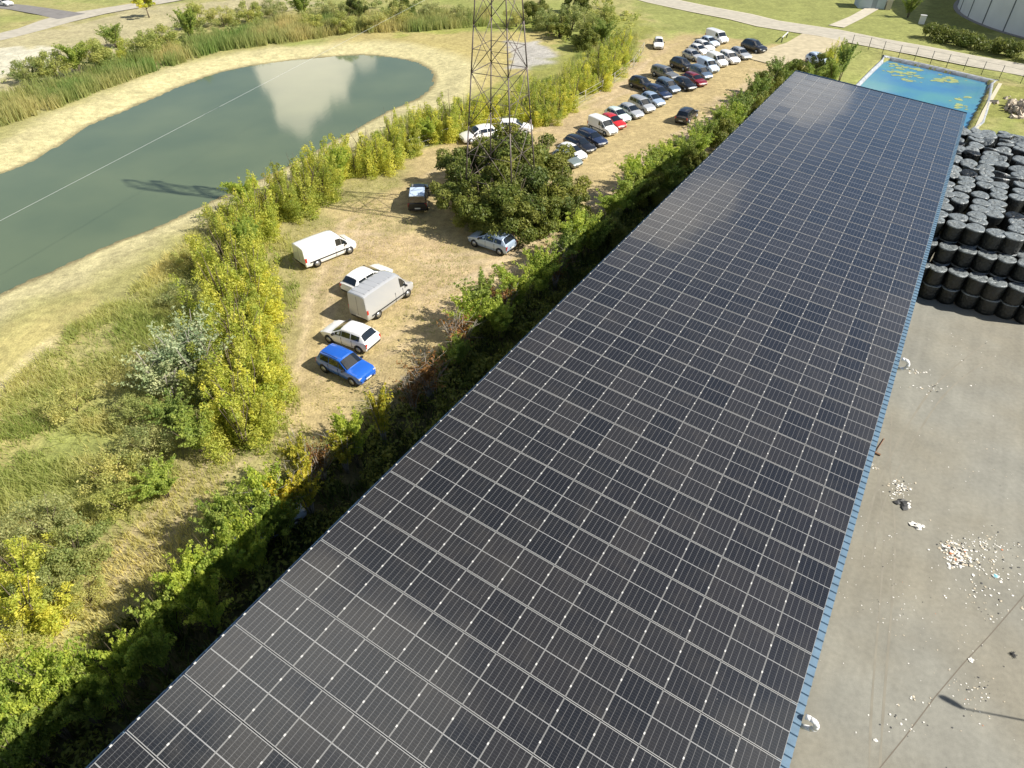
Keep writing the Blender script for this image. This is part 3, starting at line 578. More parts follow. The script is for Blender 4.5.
def make_vehicle(name, ty, body, extra=None):
    root = empty(name)
    mb = MB(); st = []
    for a, b_ in zip(ty['st'], ty['st'][1:]):
        st.append(list(a)); k_ = 2 if b_[0] - a[0] > .12 else 1
        for j in range(1, k_): st.append(st_at(ty, a[0] + (b_[0] - a[0]) * j / k_))
    st.append(list(ty['st'][-1]))
    rings = [ringpts(ty, q) for q in st]; k_ = len(rings[0]); V = [p for r_ in rings for p in r_]
    F_ = [(a * k_ + i, a * k_ + i + 1, (a + 1) * k_ + i + 1, (a + 1) * k_ + i) for a in range(len(rings) - 1) for i in range(k_ - 1)]
    F_ += [(a * k_ + k_ - 1, a * k_, (a + 1) * k_, (a + 1) * k_ + k_ - 1) for a in range(len(rings) - 1)]
    F_ += [tuple(range(k_))[::-1], tuple((len(rings) - 1) * k_ + i for i in range(k_))]
    mb.add(V, [f[::-1] for f in F_], 0, True)
    bo = mb.build('body', [body, blk], root)
    # edges between roof pillar, belt line and bumpers stay readable
    try: bo.data.set_sharp_from_angle(angle=R(28))
    except Exception: pass
    bo.material_slots[0].link = 'OBJECT'; bo.material_slots[0].material = body
    L_, W_ = ty['L'], ty['W']
    def patch(nm, ts, i0, i1, ins, m, off=.012, n_=4, tri=None):
        """glass laid over the body between ring points i0 and i1"""
        out_ = []; rngi = list(range(i0, i1 + 1)) if i0 < i1 else list(range(i0, i1 - 1, -1))
        for j in range(n_ + 1):
            t = ts[0] + (ts[1] - ts[0]) * j / n_; r_ = [Vector(p) for p in ringpts(ty, st_at(ty, t))]; w_ = [r_[i] for i in rngi]
            a, b_ = w_[0].lerp(w_[1], ins[0] if len(w_) == 2 else ins[0] * 3), w_[-1].lerp(w_[-2], ins[1] if len(w_) == 2 else ins[1] * 3)
            out_.append([a] + w_[1:-1] + [b_])
        a, b_, c_ = out_[0][0], out_[0][-1], out_[-1][0]; nn = (b_ - a).cross(c_ - a).normalized(); mid_ = (a + b_ + c_) / 3
        if nn.dot(mid_ - Vector((0, 0, .8))) < 0: nn = -nn
        nc_ = len(out_[0]); q = MB(); q.add([p + nn * off for pr_ in out_ for p in pr_], [(nc_ * j + i, nc_ * j + i + 1, nc_ * (j + 1) + i + 1, nc_ * (j + 1) + i) for j in range(n_) for i in range(nc_ - 1)]); return q.build(nm, m, root)
    patch('windscreen', ty['wind'], 4, 9, (.12, .12), glassm, .014)
    if ty['rear']: patch('rear_window', ty['rear'], 4, 9, (.15, .15), glassm, .014, 2)
    for sd in (0, 1):
        for ts in ty['side']:
            i0, i1 = (3, 4) if sd == 0 else (10, 9); patch('side_window', ts, i0, i1, (.10, .16), glassm, .012, 2)
    for t in ty['wheels']:
        for s in (1, -1):
            x = (t - .5) * L_; wr_ = ty['wr']; y = s * (W_ / 2 - .10)
            a = MB(); a.tube((x, y - s * .1, wr_ + .01), (x, y + s * .095, wr_ + .01), wr_ + .055, n=18); a.build('wheel_arch', blk, root)
            wq = MB(); wq.tube((x, y - s * .1, wr_), (x, y + s * .115, wr_), wr_, n=18); wo = wq.build('wheel', tyre, root)
            rq = MB(); rq.tube((x, y, wr_), (x, y + s * .125, wr_), wr_ * .62, n=12); rq.build('rim', rimm, wo)
    for s in (1, -1):
        q = st_at(ty, .955); zz = q[2]; yy = s * q[4] * W_ / 2
        h = MB(); x = (.955 - .5) * L_; h.box(x - .13, x + .12, min(yy * .70, yy * .985), max(yy * .70, yy * .985), zz - .15, zz + .03 - .05); h.build('headlight', lampm, root)
        q = st_at(ty, .012); zz = q[2]; yy = s * q[4] * W_ / 2; x = (.006 - .5) * L_
        h = MB(); h.box(x - .02, x + .14, min(yy * .80, yy * 1.005), max(yy * .80, yy * 1.005), zz - (.30 if not ty.get('cargo') else .35), zz + .02); h.build('taillight', redl, root)
        t = ty['wind'][1] - .03; q = st_at(ty, t); x = (t - .5) * L_ - .1; yy = s * (W_ / 2 + .02)
        h = MB(); h.box(x - .06, x + .06, min(yy - s * .06, yy + s * .14), max(yy - s * .06, yy + s * .14), q[2] + .0, q[2] + .15); h.build('mirror', blk, root)
    for t in ((.30, .52) if not ty.get('cargo') else (.58, .74)):
        q = st_at(ty, t); x = (t - .5) * L_
        for s in (1, -1): h = MB(); y_ = s * W_ / 2; h.box(x - .012, x + .012, min(y_ * .97, y_ * 1.004), max(y_ * .97, y_ * 1.004), .34, q[2] - .04); h.build('door_seam', blk, root)
    for sg in (1, -1): h = MB(); h.box(min(sg * L_ / 2 * .985, sg * (L_ / 2 + .02)), max(sg * L_ / 2 * .985, sg * (L_ / 2 + .02)), -.26, .26, .50, .61); h.build('number_plate', PLATE, root)
    x1 = L_ / 2; h = MB(); h.box(x1 - .10, x1 + .012, -W_ * .27, W_ * .27, .40, .52); h.build('grille', blk, root)
    h = MB(); h.box(-x1 - .012, -x1 + .1, -W_ * .40, W_ * .40, .36, .48); h.build('rear_bumper', blk, root)
    if ty.get('rails'):
        for s in (1, -1):
            ts = (.14, .50); pts = [];
            for j in range(4):
                t = ts[0] + (ts[1] - ts[0]) * j / 3; q = st_at(ty, t); pts.append(((t - .5) * L_, s * q[5] * W_ / 2 * .93, q[3] + .05))
            h = MB(); h.path(pts, .022, 5); h.build('roof_rail', blk, root)
    if ty.get('cargo'):
        for yy in (0,):
            h = MB(); h.box(-x1 - .006, -x1 + .02, -.012, .012, .5, st_at(ty, 0)[3] - .12); h.build('door_seam', blk, root)
        big = ty is BIGVAN
        for k_ in range(6 if big else 0):
            t = .06 + k_ * .1; q = st_at(ty, t + .03); h = MB(); x = (t - .5) * L_; h.box(x, x + .42, -W_ * .34, W_ * .34, q[3] + .012, q[3] + .034); h.build('roof_rib', body, root)
        for s in (1, -1):
            h = MB(); h.box(-L_ * .42, L_ * .30, min(s * W_ / 2 * .985, s * (W_ / 2 + .02)), max(s * W_ / 2 * .985, s * (W_ / 2 + .02)), .58, .68); h.build('side_moulding', blk, root)
    return root
W_ = paint('white', (.80, .80, .79)); PCOL = dict(white=W_, silver=paint('silver', (.46, .48, .50), .25), grey=paint('grey', (.16, .17, .18), .2), black=paint('black', (.012, .013, .016)), navy=paint('navy', (.018, .03, .07)), red=paint('red', (.52, .02, .018)), darkred=paint('dark_red', (.20, .012, .018)),
    blue=paint('blue', (.02, .13, .58), .2), lightblue=paint('light_blue', (.36, .46, .60), .25), mint=paint('mint', (.62, .74, .70)), greengrey=paint('green_grey', (.20, .24, .23), .2), bluewhite=paint('blue_white', (.55, .66, .80)), greyblue=paint('grey_blue', (.12, .17, .24), .2), vansilver=paint('van_silver', (.44, .45, .46), .15))
TYPES = dict(hatch=HATCH, suv=SUV, estate=ESTATE, mpv=MPV, van=VAN, smallvan=SMALLVAN, bigvan=BIGVAN, pickup=PICKUP)
KIND = dict(hatch='hatchback', suv='suv', estate='estate_car', mpv='people_carrier', van='delivery_van', smallvan='small_van', bigvan='large_van', pickup='pickup_truck')
CATS = dict(hatch='car', suv='car', estate='car', mpv='car', van='van', smallvan='van', bigvan='van', pickup='pickup')
protos = {}
def vehicle(ty, colr, px, py, head, label, group=None, scale=1.0, z=.0, zc=.7):
    x, y = G(px, py, zc)
    if ty not in protos:
        o = make_vehicle(KIND[ty], TYPES[ty], PCOL[colr]); register(o); protos[ty] = o
    else: o = copy_tree(protos[ty])
    kids = [c_ for c_ in o.children]
    for c_ in kids:
        if c_.name.startswith('body'): c_.material_slots[0].link = 'OBJECT'; c_.material_slots[0].material = PCOL[colr]
    if head is None: hd = 0
    elif isinstance(head, tuple):
        a, b_ = G(px, py, zc), G(px + head[0], py + head[1], zc); hd = math.atan2(b_[1] - a[1], b_[0] - a[0])
    else: hd = R(head)
    o.location = (x, y, .012 + z); o.rotation_euler = (0, 0, hd); o.scale = (scale,) * 3
    tag(o, label, CATS[ty], group); return o
GF = 'cars parked side by side in the front row'; GB = 'vehicles parked in the back row'
front = [('hatch', 'greengrey', 567, 158, 'dark grey-green hatchback, nearest car of the front row, beside the big bush'),
         ('hatch', 'white', 572, 151.5, 'white hatchback parked between the grey-green hatchback and a black car'),
         ('estate', 'black', 580, 143.5, 'black estate car parked next to the white hatchback near the row end'),
         ('estate', 'navy', 592, 137, 'dark navy estate car parked just before the small white van'),
         ('smallvan', 'white', 603, 126.5, 'small white panel van parked against the bright red car'),
         ('hatch', 'red', 613, 121, 'bright red hatchback squeezed between small white van and mint hatchback'),
         ('hatch', 'mint', 618, 114.5, 'pale mint hatchback parked right behind the bright red car'),
         ('hatch', 'silver', 631, 110.5, 'silver hatchback with white bonnet parked beyond the pale mint hatchback'),
         ('mpv', 'silver', 642, 104.5, 'silver people carrier, middle of three silver cars beyond the mint hatchback'),
         ('hatch', 'lightblue', 653, 99, 'pale blue-silver hatchback parked beside a dark navy car'),
         ('estate', 'navy', 659, 91.5, 'dark navy estate car between pale blue-silver hatchback and grey people carrier'),
         ('mpv', 'greyblue', 668, 86, 'grey-blue people carrier parked before the black hatchback'),
         ('hatch', 'black', 685, 83.5, 'black hatchback parked next to the dark red car'),
         ('estate', 'darkred', 695, 79, 'dark red estate car parked in the front row'),
         ('mpv', 'greyblue', 701, 72.5, 'blue-grey people carrier between dark red car and the three white vans'),
         ('smallvan', 'bluewhite', 708, 66, 'blue-white small van, nearest of the pale vans in the front row'),
         ('smallvan', 'white', 717, 60.5, 'white small van, middle of the pale vans in the front row'),
         ('mpv', 'white', 729.5, 57.5, 'white people carrier beyond the pale vans of the front row'),
         ('estate', 'silver', 741, 53, 'silver estate car at the far end of the front row'),
         ]
for ty, c_, px, py, lb in front: vehicle(ty, c_, px, py, (12, 5.2), lb, GF, .96)
back = [('suv', 'black', 642, 84, 'black off-roader with shadow beside it, nearest of the back row'),
        ('pickup', 'grey', 665, 73.5, 'dark grey pickup parked in the back row beside the black off-roader'),
        ('suv', 'black', 682, 64.5, 'black off-roader parked between the grey pickup and silver hatchback'),
        ('hatch', 'silver', 693, 55, 'silver hatchback parked beyond the second black off-roader'),
        ('hatch', 'white', 699, 49.5, 'white hatchback, nearest of the white cars in back row'),
        ('estate', 'white', 704, 45.5, 'white estate car in the middle of the back row of white cars'),
        ('hatch', 'bluewhite', 710, 41.5, 'bluish white hatchback just before the last white van'),
        ('van', 'white', 717, 37.5, 'white panel van at the far end of the back row by grass')]
for ty, c_, px, py, lb in back: vehicle(ty, c_, px, py, (12, 4.2), lb, GB, .96)
vehicle('suv', 'black', 754, 47, (14, 4), 'black off-roader standing alone on the grass beyond the parked rows', None, 1.05)
vehicle('hatch', 'white', 658.5, 43, (0.4, 5), 'white hatchback facing the camera alone on the left of the track')
vehicle('suv', 'black', 687, 115, (9, -7), 'black off-roader alone in the driving lane near the hedge', None, 1.0)
vehicle('hatch', 'white', 478.5, 134.5, (-12, 2), 'white hatchback under the pylon, left of the other white car', None, 1.15)
vehicle('hatch', 'white', 515, 127, (12, .4), 'white hatchback under the pylon, right of the other white car', None, 1.1)
vehicle('van', 'white', 325.5, 247, (12, -4.7), 'white panel van parked by itself on the left edge of the clearing', None, 1.08, zc=1.0)
vehicle('hatch', 'white', 367, 276, (12, -7.2), 'white hatchback half hidden behind the large silver van', None, 1.12, zc=.9)
vehicle('bigvan', 'vansilver', 382, 291, (12, -8.2), 'large silver high-roof van with ribbed roof in the clearing', None, .98, zc=1.3)
vehicle('hatch', 'white', 350, 334, (-12, -4.2), 'white hatchback parked between the large silver van and the blue car', None, 1.08)
vehicle('suv', 'blue', 346, 365, (12, 5.6), 'bright blue off-roader, nearest car in the clearing', None, .98)
vehicle('pickup', 'black', 418.5, 195, (1.0, -10), 'black pickup with white hard top in the shade of the big bush', None, 1.08, zc=.8)
vehicle('hatch', 'lightblue', 492, 240, (-12, -4), 'pale blue hatchback standing below the big dark bush', None, 1.1)
vehicle('estate', 'white', 3, 2, (8, 1), 'white car on the branch road at the top left corner')
vehicle('hatch', 'bluewhite', 818, 60, (8, 3.5), 'blue-white car half hidden by trees beyond the far roof corner', None, 1.1)
vehicle('smallvan', 'bluewhite', 262, 519, (8, -5), 'pale blue van almost buried under the bushes beside the roof shade', None, 1.0, zc=1.2)
cap = MB(); wpk = [o for o in C.objects if o.get('label', '').startswith('black pickup')][0]
cap.box(-2.45, -.55, -.66, .66, 1.69, 1.75); cap.box(-2.40, -.6, -.70, .70, 1.65, 1.70); cap.build('canopy', PCOL['bluewhite'], wpk)

# ------------------------------------------------------------------ plants
def leafmat(name, c, trans=.35, rough=.55, hue=(.75, 1.0, .75), hi=(1.25, 1.15, 1.1)):
    m = bpy.data.materials.new(name); m.use_nodes = True; n = m.node_tree; n.nodes.clear()
    o = n.nodes.new('ShaderNodeOutputMaterial'); d = n.nodes.new('ShaderNodeBsdfPrincipled'); d.inputs['Roughness'].default_value = rough; d.inputs['Specular IOR Level'].default_value = .35
    tr = n.nodes.new('ShaderNodeBsdfTranslucent'); mx = n.nodes.new('ShaderNodeMixShader'); mx.inputs[0].default_value = trans
    a = n.nodes.new('ShaderNodeAttribute'); a.attribute_name = 'tint'
    cr = n.nodes.new('ShaderNodeValToRGB'); e = cr.color_ramp.elements
    e[0].color = (c[0] * hue[0] * .7, c[1] * hue[1] * .7, c[2] * hue[2] * .7, 1); e[1].color = (c[0] * hi[0] * 1.15, c[1] * hi[1] * 1.15, c[2] * hi[2] * 1.1, 1)
    oi = n.nodes.new('ShaderNodeObjectInfo'); mm = n.nodes.new('ShaderNodeMapRange'); mm.inputs['To Min'].default_value = .85; mm.inputs['To Max'].default_value = 1.12
    n.links.new(oi.outputs['Random'], mm.inputs['Value']); n.links.new(a.outputs['Fac'], cr.inputs[0])
    mr_ = n.nodes.new('ShaderNodeMapRange'); mr_.inputs['To Min'].default_value = .82; mr_.inputs['To Max'].default_value = 1.18; n.links.new(oi.outputs['Random'], mr_.inputs['Value'])
    cx_ = n.nodes.new('ShaderNodeCombineXYZ'); n.links.new(mr_.outputs[0], cx_.inputs[0]); n.links.new(mm.outputs[0], cx_.inputs[1]); cx_.inputs[2].default_value = .85
    s = n.nodes.new('ShaderNodeVectorMath'); s.operation = 'MULTIPLY'; n.links.new(cr.outputs[0], s.inputs[0]); n.links.new(cx_.outputs[0], s.inputs[1])
    n.links.new(s.outputs[0], d.inputs['Base Color']); n.links.new(s.outputs[0], tr.inputs['Color']); n.links.new(d.outputs[0], mx.inputs[1]); n.links.new(tr.outputs[0], mx.inputs[2]); n.links.new(mx.outputs[0], o.inputs['Surface'])
    return m
LM = dict(poplar=leafmat('leaf_yellow_green', (.54, .55, .12), .5), yellow=leafmat('leaf_yellow', (.56, .50, .08), .5), green=leafmat('leaf_green', (.29, .36, .10), .45), dark=leafmat('leaf_dark', (.20, .225, .06), .38), mid=leafmat('leaf_mid', (.36, .39, .15), .45),
          silver=leafmat('leaf_silver', (.42, .47, .32), .35), olive=leafmat('leaf_olive', (.44, .44, .20), .45), lime=leafmat('leaf_lime', (.40, .48, .11), .5), rust=leafmat('leaf_rust', (.26, .13, .05), .3))
bark = mat('bark', (.13, .10, .07), .9, noise=(6, .6, 1.3)); greybark = mat('bark_grey', (.30, .27, .23), .9, noise=(6, .7, 1.2))
def leaves(blobs, nl, size, rg, shell=.45, jitter=.8, up=.25, twigs=0):
    """leaf-sized faces spread through clusters; blobs = (cx,cy,cz,rx,ry,rz)"""
    B = np.array(blobs, float); vol = (B[:, 3] * B[:, 4] * B[:, 5]) ** .67; pr_ = vol / vol.sum(); k_ = rg.choice(len(B), nl, p=pr_)
    d = rg.normal(size=(nl, 3)); d /= np.linalg.norm(d, axis=1)[:, None]; r_ = (shell + (1 - shell) * rg.random(nl) ** .6) * (1 + .12 * rg.normal(size=nl))
    P = B[k_, :3] + d * B[k_, 3:] * r_[:, None]; P[:, 2] = np.maximum(P[:, 2], .08)
    nn = d + rg.normal(size=(nl, 3)) * jitter + np.array([0, 0, up]); nn /= np.linalg.norm(nn, axis=1)[:, None]
    a = np.cross(nn, rg.normal(size=(nl, 3))); a /= np.linalg.norm(a, axis=1)[:, None]; b_ = np.cross(nn, a)
    s = size * rg.uniform(.55, 1.3, nl)[:, None]; a = a * s; b_ = b_ * s * rg.uniform(.45, .8, nl)[:, None]
    V = np.stack([P - a, P + b_ * .75 - a * .15, P + a, P - b_ * .75 + a * .2], 1).reshape(-1, 3)
    tint_b = rg.random(len(B)); T = np.clip(.6 * tint_b[k_] + .4 * rg.random(nl), 0, 1)
    return V, np.arange(nl * 4).reshape(-1, 4), T
def crown_blobs(kind, rg, h, r_):
    B = []
    if kind == 'poplar':       # several upright leaders
        for _ in range(rg.integers(9, 13)):
            a = rg.uniform(0, 6.28); q = r_ * rg.random() ** .6 * .95; hh = h * rg.uniform(.55, 1.0) * (1 - .3 * q / r_); x, y = q * math.cos(a), q * math.sin(a)
            for k_ in range(6):
                f = .08 + .90 * k_ / 5; rr_ = r_ * (.36 - .24 * f) * rg.uniform(.7, 1.4); lx, ly = rg.normal(size=2) * .16; B.append((x * (1 + .35 * f) + lx, y * (1 + .35 * f) + ly, hh * f, rr_, rr_, hh * .12 * rg.uniform(.7, 1.4)))
    elif kind == 'bush':
        for _ in range(34):
            a = rg.uniform(0, 6.28); q = r_ * rg.random() ** .5 * .85; f = math.sqrt(max(0, 1 - (q / r_) ** 2)); zc_ = h * rg.uniform(.2, .88) * (.35 + .65 * f); rr_ = r_ * rg.uniform(.14, .30); B.append((q * math.cos(a), q * math.sin(a), zc_, rr_, rr_, rr_ * .8))
    elif kind == 'tree':
        for _ in range(40):
            a = rg.uniform(0, 6.28); el_ = rg.uniform(-.5, 1.5); q = r_ * rg.uniform(.35, .95) * math.cos(el_ * .9); rr_ = r_ * rg.uniform(.13, .28); B.append((q * math.cos(a), q * math.sin(a), h * .58 + h * .36 * math.sin(el_) + rg.normal() * .15, rr_, rr_, rr_ * .7))
    elif kind == 'branchy':    # feathery arching branches
        for _ in range(20):
            a = rg.uniform(0, 6.28); L_ = r_ * rg.uniform(.45, 1.2); z0_ = h * rg.uniform(.05, .65)
            for k_ in range(7):
                f = (k_ + 1) / 7; rr_ = r_ * .17 * (1.35 - f) * rg.uniform(.8, 1.2); B.append((L_ * f * math.cos(a), L_ * f * math.sin(a), z0_ + (h - z0_) * (f ** .7) * .85 * (1.25 - .45 * L_ / r_), rr_ * 1.1, rr_ * 1.1, rr_ * .6))
    return B
def trunk_mesh(kind, rg, h, r_, bare=0):
    mb = MB(); t0 = .035 * h ** .8
    if kind == 'tree':
        mb.tube((0, 0, -.1), (0.05, 0, h * .35), t0 * 1.2, t0 * .9); mb.tube((.05, 0, h * .35), (0, .08, h * .8), t0 * .9, t0 * .3)
        for k_ in range(7):
            a = k_ * 2.4; z_ = h * (.3 + .06 * k_); mb.tube((0, 0, z_), (r_ * .7 * math.cos(a), r_ * .7 * math.sin(a), z_ + h * .22), t0 * .45, t0 * .12, 5)
    else:
        for k_ in range(6 + bare):
            a = k_ * 2.4 + .3; q = r_ * rg.uniform(.25, .7) * (1.2 if bare else 1); m_ = (q * .35 * math.cos(a), q * .35 * math.sin(a), h * .35)
            e_ = (q * math.cos(a), q * math.sin(a), h * rg.uniform(.65, .95)); mb.tube((.08 * math.cos(a), .08 * math.sin(a), -.1), m_, t0 * .5, t0 * .34, 5); mb.tube(m_, e_, t0 * .34, t0 * .09, 5)
            if bare:
                for q2 in range(4):
                    f = rg.uniform(.2, .9); p = Vector(m_).lerp(Vector(e_), f); mb.tube(p, p + Vector((rg.normal() * .5, rg.normal() * .5, rg.uniform(.1, .7))), t0 * .14, t0 * .04, 4)
    return mb
PP = {}
def plant_proto(key, name, kind, h, r_, nl, size, lm, seed, bk=bark, bare=0, **kw):
    rg = np.random.default_rng(seed); root = empty(name)
    tb = trunk_mesh(kind, rg, h, r_, bare); tb.build('trunk' if kind == 'tree' else 'stems', bk, root)
    V, F_, T = leaves(crown_blobs(kind, rg, h, r_), nl, size, rg, **kw)
    me = npmesh('crown', V, F_, T); obj('crown', me, LM[lm], root); register(root)
    PP.setdefault(key, []).append([root, False, h, r_]); return root
for s in range(7): plant_proto('poplar', 'young_poplar', 'poplar', 5.5, 2.1, 9000, .095, 'poplar', 100 + s, up=.1)
for s in range(4): plant_proto('green', 'roadside_tree', 'branchy', 4.5, 2.3, 8500, .10, 'green', 120 + s)
for s in range(3): plant_proto('lime', 'broadleaf_bush', 'branchy', 4.2, 2.3, 9500, .10, 'lime', 130 + s)
for s in range(4): plant_proto('dark', 'dense_bush', 'bush', 5, 3.2, 17000, .13, 'dark', 140 + s, shell=.6)
for s in range(2): plant_proto('silver', 'silver_willow', 'branchy', 5, 2.3, 5500, .09, 'silver', 150 + s, greybark, 3)
for s in range(3): plant_proto('mid', 'scrub_bush', 'bush', 3.4, 2.0, 6000, .085, 'mid', 160 + s)
for s in range(2): plant_proto('yellow', 'yellow_bush', 'branchy', 4.2, 1.3, 3600, .10, 'yellow', 170 + s, greybark, 3)
for s in range(3): plant_proto('olive', 'olive_bush', 'bush', 3.0, 2.2, 5000, .08, 'olive', 180 + s)
for s in range(2): plant_proto('bare', 'withered_bush', 'branchy', 3.6, 1.6, 1100, .09, 'rust', 190 + s, greybark, 12)
for s in range(2): plant_proto('round', 'round_tree', 'tree', 4.5, 2.2, 4200, .17, 'poplar', 200 + s)
pc = {}
def gz(x, y): 
    i = int(np.clip(np.searchsorted(xs, x) - 1, 0, len(xs) - 2)); j = int(np.clip(np.searchsorted(ys, y) - 1, 0, len(ys) - 2)); return float(Zg[j, i])
def plant(key, px, py, h, label, cat, group=None, r_=None, frac=.55, xy=None):
    """px,py: the crown's middle in the photograph"""
    L_ = PP[key]; k_ = pc.get(key, 0); pc[key] = k_ + 1; e = L_[k_ % len(L_)]
    x, y = xy if xy else G(px, py, h * frac)
    if not e[1]: e[1] = True; o = e[0]
    else: o = copy_tree(e[0])
    s = h / e[2]; q = s if r_ is None else r_ / e[3]
    o.location = (x, y, gz(x, y) - .03); o.rotation_euler = (0, 0, rnd.uniform(0, 6.28)); o.scale = (q, q, s); tag(o, label, cat, group); return o
# pond-side row, from far to near
row = [(622, 38, 4.5), (612, 45, 5), (627, 52, 4), (600, 52, 5), (612, 60, 4.5), (590, 60, 5.5), (601, 70, 5), (578, 68, 5.5), (588, 78, 5), (566, 76, 5.5), (574, 88, 5), (553, 86, 5.5), (560, 98, 4.5), (541, 94, 5), (530, 84, 4.5), (546, 106, 4), (520, 98, 5), (531, 110, 4), (508, 110, 4), (492, 104, 4.5), (478, 112, 4.0), (464, 104, 4.2), (450, 108, 5), (455, 120, 4), (438, 118, 5), (424, 112, 5), (428, 130, 4.5), (413, 120, 5.5), (404, 133, 5.5), (392, 126, 6), (388, 140, 5), (374, 150, 4.5),
       (362, 140, 5), (352, 155, 5.5), (341, 145, 6), (336, 163, 5.5), (327, 155, 6), (318, 172, 5.5), (312, 160, 5.5), (303, 180, 5.5), (296, 170, 6), (286, 190, 5.5), (279, 178, 5.5), (270, 200, 5.5), (262, 188, 6), (252, 205, 5.5), (243, 193, 5), (236, 210, 5), (222, 212, 4.5), (250, 222, 5.5), (233, 228, 5.5), (217, 234, 5), (245, 240, 5.5), (228, 250, 5.5), (212, 256, 5),
       (248, 262, 5), (232, 274, 5.5), (216, 280, 5.5), (250, 286, 4.5), (234, 298, 5.5), (254, 310, 4.5), (238, 322, 5.5), (222, 328, 5), (256, 336, 4.5), (240, 350, 5.5), (226, 362, 5), (252, 370, 4.5), (242, 388, 5), (228, 398, 5), (250, 406, 4.2), (236, 420, 4)]
for i, (px, py, h) in enumerate(row):
    k_ = i + 1; nm = ORD[k_] if k_ < 50 else None
    key = 'lime' if i in (26, 35, 46, 52) else 'poplar'
    plant(key, px, py, h * rnd.uniform(.72, 1.12), f"yellow-green leafy sapling, {nm or ORD[len(row) - i] }{' from the far end' if nm else ' from the near end'} of the row between pond and cars", 'tree', 'yellow-green saplings between the pond and the car park', r_=rnd.uniform(1.5, 2.3))
# big bush round the pylon
for i, (px, py, h, r_, wh) in enumerate([(470, 160, 5.6, 4.0, 'far left'), (500, 146, 6.4, 4.0, 'far middle'), (512, 162, 7.2, 4.4, 'tallest'), (536, 158, 5.6, 4.2, 'far right'), (464, 186, 5.4, 3.8, 'near left'), (498, 186, 6.2, 4.4, 'central'), (532, 188, 6, 4.4, 'near middle'), (558, 190, 5, 3.4, 'right'), (568, 203, 3.6, 2.4, 'lower right'), (540, 202, 4.6, 3.0, 'lower middle'), (508, 204, 5.6, 3.6, 'lower left'), (482, 200, 5.2, 3.2, 'front left'), (514, 207, 5.6, 3.2, 'front middle')]):
    plant('dark', px, py, h, f'dark green dense bush, {wh} one of the clump around the pylon feet', 'bush', 'dense dark bushes around the pylon feet', r_)
# hedge under the high edge of the roof, from far to near
hedge = [('dark', 822, 64, 4, 2.2), ('green', 835, 72, 4.5, 2.2), ('green', 812, 76, 4.5, 2.2), ('dark', 795, 72, 5, 2.6), ('green', 778, 74, 5.2, 2.5), ('dark', 768, 82, 5, 2.6), ('green', 757, 90, 5.5, 2.4), ('dark', 752, 102, 5, 2.6), ('green', 740, 108, 5, 2.6), ('lime', 730, 118, 4.4, 2.2), ('green', 718, 122, 4.6, 2.4), ('dark', 727, 132, 4.2, 2.4), ('green', 704, 134, 4.4, 2.3), ('lime', 696, 146, 4.4, 2.3), ('green', 684, 150, 4.2, 2.4), ('dark', 694, 160, 4, 2.2),
         ('lime', 668, 160, 4.6, 2.4), ('green', 655, 166, 4.8, 2.6), ('green', 668, 178, 4, 2.2), ('dark', 648, 184, 4.2, 2.3), ('lime', 636, 176, 5, 2.5), ('green', 628, 192, 4.5, 2.6), ('lime', 612, 204, 4, 2.2), ('dark', 606, 222, 4, 2.2), ('green', 592, 232, 4.5, 2.3), ('lime', 576, 236, 5, 2.5), ('green', 562, 250, 5, 2.4), ('bare', 556, 266, 4, 1.8), ('lime', 540, 272, 4.5, 2.2),
         ('lime', 514, 288, 4.5, 2.0), ('bare', 500, 300, 4, 2), ('green', 484, 298, 4.6, 2.2), ('lime', 500, 318, 4, 1.8), ('lime', 470, 316, 4.2, 2.0), ('bare', 458, 334, 4, 2.0), ('lime', 456, 352, 3.4, 1.3), ('bare', 428, 376, 4, 2.0), ('bare', 412, 392, 3.6, 1.6),
         ('yellow', 380, 414, 5, 1.3), ('lime', 352, 438, 4.6, 1.7), ('yellow', 342, 448, 4, 1.3), ('bare', 318, 462, 3.6, 1.6), ('yellow', 300, 462, 4.8, 1.4), ('yellow', 304, 486, 4.6, 1.4), ('lime', 270, 492, 4.6, 2.0), ('yellow', 285, 500, 4.2, 1.6), ('lime', 262, 518, 4.4, 2.0), ('green', 278, 516, 3.6, 1.8), ('lime', 240, 510, 4.4, 1.8), ('lime', 248, 545, 4.8, 1.8), ('green', 220, 524, 4.5, 2.0),
         ('lime', 222, 560, 4.8, 1.9), ('lime', 190, 585, 5, 2.0), ('lime', 200, 604, 4.6, 1.9), ('green', 162, 612, 4.6, 1.9), ('lime', 150, 648, 4.8, 1.6), ('lime', 126, 664, 4.6, 1.5), ('lime', 104, 684, 4.6, 1.6), ('lime', 56, 680, 5, 2.0), ('green', 78, 700, 4.6, 1.7), ('lime', 44, 712, 5, 1.9), ('green', 20, 740, 5, 2.0), ('lime', 12, 700, 4.6, 2), ('lime', 4, 768, 5, 2)]
DESC = dict(dark=('dark green bush', 'bush'), green=('green leafy tree', 'tree'), lime=('light green leafy tree', 'tree'), yellow=('yellow-leaved tree', 'tree'), bare=('withered half-bare brown bush', 'bush'))
for i, (key, px, py, h, r_) in enumerate(hedge):
    r_ *= .76 if i > 36 else .93
    nF, nN = i + 1, len(hedge) - i; d_, ct = DESC[key]
    plant(key, px, py, h, f"{d_}, {ORD[min(nF, nN)]} from the {'far' if nF <= nN else 'near'} end of the hedge along the roof", ct, 'hedge plants along the high side of the roof', r_)
